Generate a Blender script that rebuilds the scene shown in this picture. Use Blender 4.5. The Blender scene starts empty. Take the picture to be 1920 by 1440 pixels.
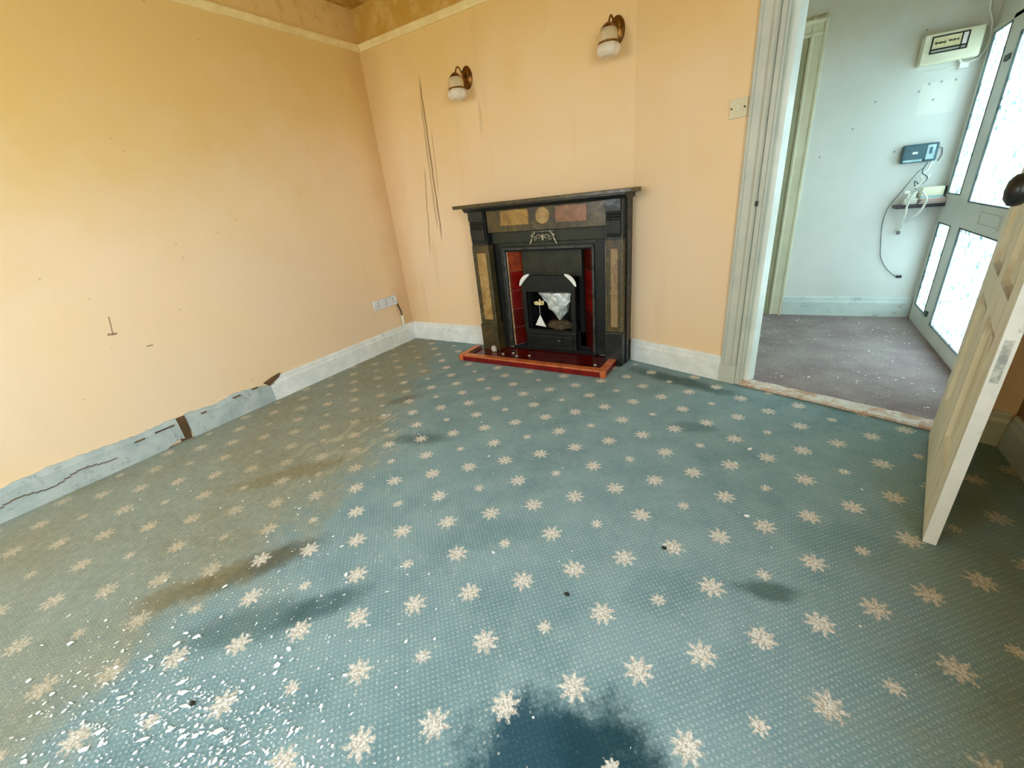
import bpy, bmesh, math, random
from mathutils import Vector, Matrix
random.seed(7)
PI = math.pi
SC = bpy.context.scene
COL = SC.collection

# ------------------------------------------------------------------ materials
class NT:
    """small helper for building node materials"""
    def __init__(s, name):
        s.m = bpy.data.materials.new(name); s.m.use_nodes = True
        s.t = s.m.node_tree; s.t.nodes.clear()
        s.out = s.t.nodes.new('ShaderNodeOutputMaterial')
        s._pos = None
    def n(s, typ, **kw):
        nd = s.t.nodes.new(typ)
        for k, v in kw.items(): setattr(nd, k, v)
        return nd
    def put(s, sock, v):
        if hasattr(v, 'is_output'): s.t.links.new(v, sock)
        elif isinstance(v, (tuple, list)) and len(v) == 3 and sock.type == 'RGBA': sock.default_value = (*v, 1)
        else: sock.default_value = v
    def M(s, op, a, b=None, c=None, clamp=False):
        nd = s.n('ShaderNodeMath', operation=op, use_clamp=clamp)
        s.put(nd.inputs[0], a)
        if b is not None: s.put(nd.inputs[1], b)
        if c is not None: s.put(nd.inputs[2], c)
        return nd.outputs[0]
    def add(s, a, b): return s.M('ADD', a, b)
    def sub(s, a, b): return s.M('SUBTRACT', a, b)
    def mul(s, a, b): return s.M('MULTIPLY', a, b)
    def mx(s, a, b): return s.M('MAXIMUM', a, b)
    def mn(s, a, b): return s.M('MINIMUM', a, b)
    def ab(s, a): return s.M('ABSOLUTE', a)
    def sm(s, v, lo, hi, a=0.0, b=1.0):
        nd = s.n('ShaderNodeMapRange', interpolation_type='SMOOTHSTEP')
        s.put(nd.inputs[0], v); s.put(nd.inputs[1], lo); s.put(nd.inputs[2], hi)
        nd.inputs[3].default_value = a; nd.inputs[4].default_value = b
        return nd.outputs[0]
    def pos(s):
        if s._pos is None:
            g = s.n('ShaderNodeNewGeometry'); x = s.n('ShaderNodeSeparateXYZ')
            s.t.links.new(g.outputs['Position'], x.inputs[0])
            s._pos = (x.outputs[0], x.outputs[1], x.outputs[2]); s.P = g.outputs['Position']
        return s._pos
    def vec(s, x, y, z):
        c = s.n('ShaderNodeCombineXYZ')
        for i, v in enumerate((x, y, z)): s.put(c.inputs[i], v)
        return c.outputs[0]
    def noise(s, scale, detail=3, rough=.55, stretch=None, dist=0.0):
        s.pos(); v = s.P
        if stretch:
            mp = s.n('ShaderNodeMapping'); s.t.links.new(v, mp.inputs[0]); mp.inputs['Scale'].default_value = stretch
            v = mp.outputs[0]
        nd = s.n('ShaderNodeTexNoise'); s.t.links.new(v, nd.inputs['Vector'])
        nd.inputs['Scale'].default_value = scale; nd.inputs['Detail'].default_value = detail
        nd.inputs['Roughness'].default_value = rough; nd.inputs['Distortion'].default_value = dist
        return nd.outputs['Fac']
    def voro(s, scale, stretch=None, feature='F1', out='Distance'):
        s.pos(); v = s.P
        if stretch:
            mp = s.n('ShaderNodeMapping'); s.t.links.new(v, mp.inputs[0]); mp.inputs['Scale'].default_value = stretch
            v = mp.outputs[0]
        nd = s.n('ShaderNodeTexVoronoi', feature=feature); s.t.links.new(v, nd.inputs['Vector'])
        nd.inputs['Scale'].default_value = scale
        return nd.outputs[out]
    def mix(s, f, a, b):
        nd = s.n('ShaderNodeMix', data_type='RGBA'); s.put(nd.inputs[0], f); s.put(nd.inputs[6], a); s.put(nd.inputs[7], b)
        return nd.outputs[2]
    def bsdf(s, color, rough=.6, metal=0.0, spec=.5, bump=None, bstr=.2, bdist=.01, **kw):
        b = s.n('ShaderNodeBsdfPrincipled')
        s.put(b.inputs['Base Color'], color); s.put(b.inputs['Roughness'], rough); s.put(b.inputs['Metallic'], metal)
        b.inputs['Specular IOR Level'].default_value = spec
        for k, v in kw.items(): s.put(b.inputs[k.replace('_', ' ')], v)
        if bump is not None:
            bp = s.n('ShaderNodeBump'); bp.inputs['Strength'].default_value = bstr; bp.inputs['Distance'].default_value = bdist
            s.put(bp.inputs['Height'], bump); s.t.links.new(bp.outputs[0], b.inputs['Normal'])
        s.t.links.new(b.outputs[0], s.out.inputs[0]); s.b = b
        return s.m

def L(r, g, b):   # sRGB 0-255 -> linear
    f = lambda c: (c / 255 / 12.92) if c <= 10 else ((c / 255 + .055) / 1.055) ** 2.4
    return (f(r), f(g), f(b))

def simple(name, c1, c2=None, scale=8, rough=.55, metal=0.0, bstr=.0, spec=.5, lo=.35, hi=.65, stretch=None, **kw):
    t = NT(name)
    if c2 is None: c2 = tuple(x * .82 for x in c1)
    nz = t.noise(scale, 4, .6, stretch)
    return t.bsdf(t.mix(t.sm(nz, lo, hi), c1, c2), rough, metal, spec, bump=nz if bstr else None, bstr=bstr, bdist=.004, **kw)

def wall_material(name, kind):
    t = NT(name); x, y, z = t.pos()
    big = t.noise(.9, 3, .5); mid = t.noise(3.1, 4, .6); fine = t.noise(70, 2, .5); streak = t.noise(2.2, 4, .6, (3.5, 3.5, .35))
    c = t.mix(t.sm(big, .35, .65), L(242, 212, 168), L(240, 214, 180))
    # nicotine and damp staining, heavier above, with ragged limits
    zz = t.add(t.mul(z, .9 if kind != 'left' else 1.0), t.add(t.mul(t.sub(big, .5), 1.9), t.mul(t.sub(mid, .5), .7)))
    c = t.mix(t.mul(t.sm(zz, .75, 2.25), .85), c, L(227, 186, 98))
    c = t.mix(t.mul(t.sm(streak, .56, .74), .05 if kind == 'left' else .18), c, L(206, 156, 92))
    # pale frieze above the rail going mouldy
    up = t.sm(z, 2.345, 2.35)
    mo = t.noise(7, 5, .65)
    if kind == 'back':
        c = t.mix(t.mul(up, t.sm(mo, .30, .58, .45, 1.0)), c, L(194, 148, 54))
        # brown drip runs in the alcove
        wob = t.mul(t.sub(t.noise(5, 2), .5), .03)
        for x0, x1, z0, z1, w, s in ((.558, .532, .86, 2.08, .0035, .75), (.535, .50, .95, 1.95, .004, .4), (.47, .372, .75, 1.5, .003, .45), (.60, .57, 1.2, 1.75, .003, .35), (1.06, 1.05, 1.55, 1.85, .006, .2)):
            cx = t.add(x1, t.mul(t.sub(z, z0), (x0 - x1) / (z1 - z0)))
            d = t.ab(t.sub(t.sub(x, cx), wob))
            m = t.mul(t.sm(d, w, w * 3.2, 1, 0), t.mul(t.sm(z, z0, z0 + .15), t.sm(z, z1 - .12, z1, 1, 0)))
            c = t.mix(t.mul(m, s), c, L(120, 82, 36))
        # ochre tint deepening towards the corner
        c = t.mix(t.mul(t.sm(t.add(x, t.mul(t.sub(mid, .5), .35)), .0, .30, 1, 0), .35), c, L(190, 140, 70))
    elif kind == 'left':
        c = t.mix(t.mul(up, t.sm(mo, .5, .7, .0, .6)), c, L(190, 140, 52))
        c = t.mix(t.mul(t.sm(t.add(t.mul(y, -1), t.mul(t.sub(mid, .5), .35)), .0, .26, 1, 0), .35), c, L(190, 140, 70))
        # scrapes and small scuffs
        for (ya, za, yb, zb, w) in ((-2.145, .80, -2.163, .705, .004), (-2.185, .712, -2.145, .707, .008), (-2.50, 1.22, -2.53, 1.216, .006), (-2.02, .60, -2.05, .602, .005)):
            ln = math.hypot(yb - ya, zb - za); ux, uz = (yb - ya) / ln, (zb - za) / ln
            a = t.add(t.mul(t.sub(y, ya), ux), t.mul(t.sub(z, za), uz))
            d = t.ab(t.sub(t.mul(t.sub(y, ya), uz), t.mul(t.sub(z, za), ux)))
            m = t.mul(t.sm(d, w * .5, w, 1, 0), t.mul(t.sm(a, -.004, .004), t.sm(a, ln - .004, ln + .004, 1, 0)))
            c = t.mix(t.mul(m, .7), c, L(110, 74, 36))
        sp = t.voro(9)
        c = t.mix(t.mul(t.sm(sp, .03, .05, 1, 0), .45), c, L(150, 104, 58))
    sp2 = t.voro(5.3)
    c = t.mix(t.mul(t.sm(sp2, .018, .03, 1, 0), .5), c, L(120, 90, 50))
    return t.bsdf(c, .62, 0, .35, bump=t.add(t.mul(fine, .3), mid), bstr=.12, bdist=.01)

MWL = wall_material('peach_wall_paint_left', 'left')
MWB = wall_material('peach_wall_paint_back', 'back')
MWD = wall_material('peach_wall_paint', 'door')

def hall_material():
    t = NT('hall_wall_paint'); x, y, z = t.pos()
    big = t.noise(1.6, 4, .6); mid = t.noise(6, 4, .6)
    c = t.mix(t.sm(big, .35, .65), L(226, 228, 224), L(216, 221, 216))
    c = t.mix(t.mul(t.sm(t.add(z, t.mul(t.sub(mid, .5), .8)), 1.45, 2.25), .55), c, L(196, 186, 158))
    # cleaner rectangle where a notice hung, with screw holes
    bx = t.mul(t.mul(t.sm(x, 3.66, 3.67), t.sm(x, 3.85, 3.86, 1, 0)), t.mul(t.sm(z, 1.40, 1.41), t.sm(z, 1.585, 1.595, 1, 0)))
    c = t.mix(t.mul(bx, t.sm(mid, .3, .7, .3, .8)), c, L(232, 236, 226))
    for (px, pz) in ((3.43, 1.53), (3.655, 1.55), (3.70, 1.585), (3.76, 1.587), (3.83, 1.585), (3.74, 1.49), (3.60, 1.20), (3.33, 1.38), (3.16, 1.22), (3.62, 1.89), (3.905, 1.70)):
        d = t.M('SQRT', t.add(t.M('POWER', t.sub(x, px), 2), t.M('POWER', t.sub(z, pz), 2)))
        c = t.mix(t.mul(t.sm(d, .004, .009, 1, 0), .6), c, L(90, 90, 88))
    return t.bsdf(c, .6, 0, .4, bump=mid, bstr=.1, bdist=.01)
MHALL = hall_material()

def carpet_material():
    t = NT('floral_carpet'); x, y, z = t.pos()
    ux, uy, vx, vy = .13400, .11663, -.13900, .11400
    det = ux * vy - vx * uy
    X = t.sub(x, 2.272); Y = t.sub(y, -2.642)
    i = t.sub(t.mul(X, vy / det), t.mul(Y, vx / det)); j = t.sub(t.mul(Y, ux / det), t.mul(X, uy / det))
    ir = t.M('ROUND', i); jr = t.M('ROUND', j)
    dx = t.sub(X, t.add(t.mul(ir, ux), t.mul(jr, vx))); dy = t.sub(Y, t.add(t.mul(ir, uy), t.mul(jr, vy)))
    r = t.M('SQRT', t.add(t.mul(dx, dx), t.mul(dy, dy)))
    odd = lambda q: t.sub(t.mul(q, .5), t.M('FLOOR', t.add(t.mul(q, .5), .01)))   # 0 or .5
    small = t.mul(t.M('GREATER_THAN', odd(ir), .25), t.M('GREATER_THAN', odd(jr), .25))
    ang = t.add(t.M('ARCTAN2', dy, dx), t.mul(t.M('GREATER_THAN', odd(ir), .25), .45))
    R = t.sub(.042, t.mul(small, .017))
    pet = t.add(.72, t.mul(t.M('COSINE', t.mul(ang, 8)), .2))
    wob = t.mul(t.sub(t.noise(85, 3, .75), .5), 1.3)
    rr = t.M('DIVIDE', r, R)
    fl = t.sm(t.sub(t.add(pet, wob), rr), -.12, .16)
    # brown outlines between the petals and a pale heart
    gap = t.mul(t.sm(t.M('COSINE', t.mul(ang, 14)), -.95, -.55, 1, 0), t.sm(rr, .18, .3))
    gap = t.mx(t.mul(gap, .55), t.mul(t.sm(t.noise(130, 2, .6), .46, .58), .8))
    # woven pin dots
    s = .0135
    a = t.M('FRACT', t.M('DIVIDE', t.add(X, Y), s * 1.414)); b = t.M('FRACT', t.M('DIVIDE', t.sub(X, Y), s * 1.414))
    dd = t.M('SQRT', t.add(t.M('POWER', t.sub(a, .5), 2), t.M('POWER', t.sub(b, .5), 2)))
    big = t.noise(1.3, 4, .6); mid = t.noise(5, 5, .65); fine = t.noise(220, 2, .6); flk = t.noise(34, 3, .7)
    pin = t.mul(t.sm(dd, .2, .32, 1, 0), t.sm(flk, .35, .65, .3, 1))
    g = t.mix(t.sm(mid, .3, .7), L(126, 158, 166), L(144, 174, 180))
    g = t.mix(t.mul(t.sm(t.noise(2.6, 5, .7), .48, .68), .4), g, L(92, 128, 134))
    g = t.mix(t.mul(t.sm(fine, .35, .7), .3), g, L(94, 126, 134))
    g = t.mix(t.mul(pin, .42), g, L(206, 220, 216))
    # damp and soot stains, plus dark teal patches nearest the camera
    def blob(cx, cy, rx, ry, rot, col, s, soft=.5):
        ca, sa = math.cos(rot), math.sin(rot)
        px = t.sub(x, cx); py = t.sub(y, cy)
        u = t.M('DIVIDE', t.add(t.mul(px, ca), t.mul(py, sa)), rx); v = t.M('DIVIDE', t.sub(t.mul(py, ca), t.mul(px, sa)), ry)
        d = t.add(t.M('SQRT', t.add(t.mul(u, u), t.mul(v, v))), t.mul(t.sub(t.noise(11, 5, .75), .5), 1.5))
        return t.mix(t.mul(t.sm(d, 1 - soft, 1 + soft, 1, 0), s), g, col)
    g = blob(1.45, -2.46, .24, .06, 1.02, L(78, 74, 54), .78)
    g = blob(1.30, -2.66, .12, .05, 1.0, L(74, 72, 46), .5)
    g = blob(1.70, -2.58, .20, .07, .75, L(52, 82, 78), .5)
    g = blob(1.86, -2.43, .13, .045, .9, L(42, 76, 82), .55)
    g = blob(2.74, -2.50, .23, .19, .1, L(12, 64, 84), .86, .3)  # dark teal patch with ragged edges, continued by the next blob
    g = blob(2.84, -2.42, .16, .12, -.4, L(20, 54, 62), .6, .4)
    g = blob(3.09, -1.77, .08, .035, .3, L(46, 74, 68), .65)
    g = blob(1.42, -1.50, .16, .05, .4, L(70, 84, 72), .5)
    g = blob(1.02, -2.02, .24, .06, .9, L(96, 92, 52), .55)
    g = blob(2.72, -.86, .10, .05, .2, L(58, 88, 84), .4)
    g = blob(2.55, -.30, .34, .06, -.32, L(42, 66, 64), .6)
    g = blob(.95, -1.15, .10, .05, .9, L(92, 84, 52), .5)
    flower = t.mix(gap, L(238, 238, 230), L(176, 168, 152))
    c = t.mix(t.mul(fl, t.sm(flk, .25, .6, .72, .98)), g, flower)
    # trodden-in brown dirt along the left wall
    edge = t.add(t.sub(t.mn(t.add(1.42, t.mul(t.add(y, 1.9), -.12)), t.add(.30, t.mul(y, -.62))), x), t.mul(t.sub(mid, .5), .9))
    dirt = t.mul(t.sm(edge, -.16, .22), t.sm(big, .3, .7, .6, .9))
    dcol = t.mix(t.sm(flk, .3, .7), L(142, 131, 90), L(166, 153, 110))
    c = t.mix(t.mul(dirt, .66), c, dcol)
    dim_edge = t.add(t.sub(x, t.add(3.25, t.mul(t.add(y, 2.2), .25))), t.mul(t.sub(mid, .5), .8))
    c = t.mix(t.mul(t.sm(dim_edge, -.25, .45), .6), c, L(98, 100, 56))  # dimmer light at the right, painted into the carpet as olive
    # chalky scuffs of plaster dust
    sc = t.mul(t.noise(9, 5, .75, (1.6, .7, 1)), 1)
    ds = t.M('SQRT', t.add(t.M('POWER', t.M('DIVIDE', t.sub(x, 1.12), .36), 2), t.M('POWER', t.M('DIVIDE', t.sub(y, -1.66), .42), 2)))
    c = t.mix(t.mul(t.mul(t.sm(sc, .5, .68), t.sm(ds, .4, 1.25, 1, 0)), .75), c, L(204, 198, 172))
    spk = t.voro(42)
    dz = t.M('SQRT', t.add(t.M('POWER', t.M('DIVIDE', t.sub(x, 1.75), .9), 2), t.M('POWER', t.M('DIVIDE', t.sub(y, -2.75), .8), 2)))
    c = t.mix(t.mul(t.sm(spk, .10, .16, 1, 0), t.mul(t.sm(dz, .3, 1.5, 1, .12), t.sm(mid, .42, .6))), c, L(226, 228, 220))
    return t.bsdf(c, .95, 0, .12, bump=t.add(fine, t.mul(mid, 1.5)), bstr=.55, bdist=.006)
MCARPET = carpet_material()

def hallfloor_material():
    t = NT('hall_carpet'); t.pos()
    mid = t.noise(4, 4, .6); fine = t.noise(160, 2, .6)
    c = t.mix(t.sm(mid, .3, .7), L(146, 130, 132), L(168, 156, 152))
    c = t.mix(t.mul(t.sm(fine, .4, .65), .4), c, L(104, 92, 96))
    c = t.mix(t.mul(t.sm(t.voro(26), .07, .12, 1, 0), .75), c, L(206, 206, 200))
    c = t.mix(t.mul(t.sm(t.voro(55), .10, .17, 1, 0), t.sm(mid, .4, .6)), c, L(190, 190, 186))
    return t.bsdf(c, .9, 0, .2, bump=fine, bstr=.4, bdist=.004)
MHFLOOR = hallfloor_material()

def ceiling_material():
    t = NT('mouldy_ceiling'); t.pos()
    a = t.noise(4, 5, .65); b = t.noise(18, 4, .7)
    c = t.mix(t.sm(a, .35, .6), L(222, 182, 100), L(172, 126, 36))
    c = t.mix(t.mul(t.sm(b, .55, .7), .5), c, L(110, 76, 14))
    return t.bsdf(c, .85, 0, .2)
MCEIL = ceiling_material()

def paint(name, c1, c2, chips=None, amt=.5, scale=7, rough=.5, chip_hi=.66):
    t = NT(name); t.pos()
    a = t.noise(scale, 5, .65); b = t.noise(scale * 3.2, 5, .7)
    c = t.mix(t.sm(a, .35, .65), c1, c2)
    if chips: c = t.mix(t.mul(t.sm(b, chip_hi - .07, chip_hi), amt), c, chips)
    return t.bsdf(c, rough, 0, .45, bump=a, bstr=.15, bdist=.004)
MSKIRT = paint('chipped_white_skirting_paint', L(238, 242, 238), L(222, 228, 224), L(160, 160, 150), .45, 9, chip_hi=.68)
MROT = paint('peeled_grey_skirting', L(164, 178, 176), L(186, 196, 192), L(128, 134, 128), .5, 8, .75, chip_hi=.64)
MRAW = paint('bare_rotten_timber', L(112, 84, 52), L(84, 64, 40), L(60, 46, 30), .6, 12, .85)
MRAIL = paint('cream_rail_paint', L(240, 216, 150), L(228, 198, 128), None, .5, 6)
MARCH = paint('grey_green_gloss_paint', L(200, 204, 190), L(190, 196, 184), L(150, 152, 142), .25, 5, .35, .72)
MLINING = paint('white_lining_paint', L(240, 244, 236), L(228, 234, 226), None, .4, 5, .4)
MHSKIRT = paint('hall_white_gloss', L(214, 226, 222), L(198, 214, 212), L(150, 160, 156), .5, 6, .4)
MHARCH = paint('hall_cream_gloss', L(222, 218, 192), L(210, 208, 180), None, .4, 6, .45)
MTHRESH = paint('scuffed_threshold_timber', L(198, 156, 124), L(226, 214, 202), L(232, 232, 226), .7, 7, .6, .56)

def door_paint():
    t = NT('worn_cream_door_paint'); x, y, z = t.pos()
    grain = t.noise(6, 5, .65, (6, 6, .5)); a = t.noise(3, 4, .6)
    c = t.mix(t.sm(a, .35, .65), L(236, 230, 206), L(228, 220, 190))
    c = t.mix(t.mul(t.sm(grain, .5, .64), .7), c, L(206, 188, 146))
    c = t.mix(t.mul(t.sm(grain, .36, .44, 1, 0), .5), c, L(236, 234, 220))
    return t.bsdf(c, .55, 0, .4, bump=grain, bstr=.2, bdist=.004)
MDOOR = door_paint()
MDOORE = paint('white_door_edge_paint', L(234, 236, 228), L(222, 226, 218), L(170, 170, 160), .5, 9, .5, .68)
def mould_paint():
    t = NT('worn_shaded_moulding_paint'); x, y, z = t.pos()
    a = t.noise(5, 3, .5); band = t.mul(t.sm(z, .60, .66), t.sm(z, .80, .86, 1, 0))
    c = t.mix(t.sm(a, .35, .65), L(228, 220, 192), L(214, 204, 168))
    c = t.mix(t.mul(band, t.sm(a, .3, .6, .3, .85)), c, L(140, 112, 66))  # brown band: worn timber plus shade painted in at the panel corners
    return t.bsdf(c, .5, 0, .4)
MMOULD = mould_paint()

def slate(name, c1, c2, c3, rough=.32):
    t = NT(name); t.pos()
    a = t.noise(9, 5, .65, dist=1.2); b = t.noise(28, 4, .7)
    c = t.mix(t.sm(a, .4, .62), c1, c2)
    c = t.mix(t.mul(t.sm(b, .56, .68), .6), c, c3)
    return t.bsdf(c, t.sm(a, .3, .7, rough - .08, rough + .15), 0, .5, bump=b, bstr=.05, bdist=.002)
MSLATE = slate('marbled_dark_slate', L(84, 70, 36), L(58, 52, 32), L(128, 110, 64))
MSLATE2 = slate('black_slate', L(34, 34, 30), L(24, 28, 28), L(58, 58, 50))
MAMBER = slate('amber_marbling', L(166, 128, 62), L(134, 98, 42), L(188, 158, 96), .3)
MPINK = slate('red_brown_marbling', L(150, 98, 64), L(126, 88, 56), L(164, 130, 88), .3)
MTAN = slate('tan_marbling', L(150, 126, 88), L(128, 98, 68), L(170, 150, 112), .35)
MOCHRE = slate('ochre_marbling', L(174, 142, 84), L(146, 112, 58), L(196, 172, 120), .35)
MEDGE = simple('pale_slate_arris', L(112, 112, 92), L(70, 72, 58), 30, .4)
MIRON = simple('black_cast_iron', L(30, 32, 28), L(20, 22, 22), 18, .42, .3, .1)
MIRON2 = simple('dull_iron_hood', L(52, 54, 38), L(38, 40, 32), 9, .5, .3, .1)
MIRONL = simple('polished_iron_edge', L(84, 86, 80), L(54, 56, 52), 20, .4, .4)
MSOOT = simple('soot', L(16, 16, 15), L(10, 10, 10), 12, .9)
MSILV = simple('silvered_leafwork', L(196, 190, 166), L(112, 104, 78), 60, .4, .4)
def tile(name, c1, c2, rough=.16):
    t = NT(name); t.pos(); a = t.noise(14, 4, .6)
    return t.bsdf(t.mix(t.sm(a, .35, .65), c1, c2), rough, 0, .5, bump=a, bstr=.04, bdist=.003)
MTILER = tile('oxblood_glazed_tile', L(128, 22, 14), L(104, 16, 12))
MTILEO = tile('orange_glazed_tile', L(206, 118, 66), L(186, 98, 52), .22)
MTILEB = tile('burnt_orange_tile', L(150, 58, 24), L(120, 38, 18))
MTILED = tile('dark_red_tile', L(92, 20, 14), L(70, 14, 10))
MGROUT = simple('tile_grout', L(150, 112, 92), L(110, 74, 60), 40, .85)
MGILT = simple('gilded_bead', L(206, 172, 128), L(160, 120, 76), 40, .35, .3)
MWHITE = simple('white_plastic', L(236, 238, 228), L(222, 226, 216), 6, .4)
MCREAM = simple('aged_cream_plastic', L(232, 230, 204), L(220, 218, 188), 6, .4)
MBLK = simple('black_plastic', L(24, 26, 26), L(16, 18, 18), 8, .35)
MTEAL = simple('dark_teal_plastic', L(52, 92, 104), L(40, 78, 92), 8, .35)
MGREY = simple('grey_cable', L(120, 126, 124), L(100, 106, 104), 10, .5)
MSHELF = simple('dark_purple_brown_shelf', L(72, 64, 76), L(58, 52, 62), 10, .45)
MBAG = simple('crumpled_white_polythene', L(226, 232, 226), L(168, 178, 172), 18, .3, lo=.4, hi=.6)
MPAPER = simple('white_paper', L(244, 246, 238), L(236, 238, 230), 10, .7)
MBROWN = simple('brown_paper', L(92, 74, 48), L(62, 50, 32), 14, .8)
MRIB = simple('cream_ribbon', L(238, 226, 178), L(210, 190, 130), 30, .5)
MPLAS = simple('plaster_lump', L(206, 198, 184), L(170, 160, 148), 30, .85)
MBRASS = simple('tarnished_brass', L(142, 98, 36), L(104, 66, 18), 24, .32, .75)
MFLAKE = simple('white_paint_flake', L(252, 255, 255), L(244, 250, 252), 20, .7)
MCHIP = simple('dark_crumb', L(40, 38, 30), L(28, 26, 22), 20, .8)
MPAGE = simple('book_pages', L(236, 228, 222), L(220, 210, 204), 30, .7)
MRED = simple('dull_red_cover', L(170, 96, 100), L(150, 80, 86), 12, .5)
MNAVY = simple('dark_navy_cover', L(48, 58, 74), L(40, 48, 62), 12, .5)
MPINKC = simple('pale_pink_cover', L(222, 192, 196), L(206, 176, 182), 12, .5)
MUPVC = simple('grey_white_upvc', L(214, 216, 206), L(204, 208, 198), 4, .35)
MGASK = simple('dark_gasket', L(70, 86, 84), L(60, 74, 72), 10, .6)
MSCREEN = simple('pale_display', L(176, 206, 210), L(150, 186, 194), 20, .3)
MINK = simple('dark_green_ink', L(52, 54, 30), L(70, 72, 44), 40, .6)
MLABEL = simple('yellowed_label_card', L(226, 218, 174), L(214, 204, 156), 20, .6)
MPAVE = simple('pale_concrete', L(206, 208, 204), L(190, 194, 190), 3, .85)

def lamp_glass(name, col, tw):
    t = NT(name)
    b = t.n('ShaderNodeBsdfPrincipled'); t.put(b.inputs['Base Color'], col); b.inputs['Roughness'].default_value = .2
    tl = t.n('ShaderNodeBsdfTranslucent'); t.put(tl.inputs[0], col); tr = t.n('ShaderNodeBsdfTransparent')
    m1 = t.n('ShaderNodeMixShader'); m1.inputs[0].default_value = .4; t.t.links.new(b.outputs[0], m1.inputs[1]); t.t.links.new(tl.outputs[0], m1.inputs[2])
    m2 = t.n('ShaderNodeMixShader'); m2.inputs[0].default_value = tw; t.t.links.new(m1.outputs[0], m2.inputs[1]); t.t.links.new(tr.outputs[0], m2.inputs[2])
    t.t.links.new(m2.outputs[0], t.out.inputs[0]); return t.m
MLGLASS = lamp_glass('frosted_lamp_glass', L(250, 236, 196), .5)
MCGLASS = lamp_glass('clear_fluted_glass', L(255, 250, 236), .35)
def pane_glass():
    t = NT('obscured_patterned_glass'); t.pos()
    v = t.voro(48, None, 'SMOOTH_F1'); nz = t.noise(30, 4, .65, (1, 1, .55))
    f = t.mul(t.sm(t.add(t.mul(v, .6), t.mul(nz, .7)), .62, .74), .8)
    col = t.mix(f, L(232, 242, 242), L(100, 130, 130))
    tr = t.n('ShaderNodeBsdfTransparent'); t.put(tr.inputs[0], col)
    tl = t.n('ShaderNodeBsdfTranslucent'); t.put(tl.inputs[0], col)
    gl = t.n('ShaderNodeBsdfGlossy'); gl.inputs['Roughness'].default_value = .2
    m1 = t.n('ShaderNodeMixShader'); m1.inputs[0].default_value = .62
    t.t.links.new(tr.outputs[0], m1.inputs[1]); t.t.links.new(tl.outputs[0], m1.inputs[2])
    m2 = t.n('ShaderNodeMixShader'); m2.inputs[0].default_value = .05
    t.t.links.new(m1.outputs[0], m2.inputs[1]); t.t.links.new(gl.outputs[0], m2.inputs[2])
    t.t.links.new(m2.outputs[0], t.out.inputs[0])
    return t.m
MPANE = pane_glass()

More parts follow.
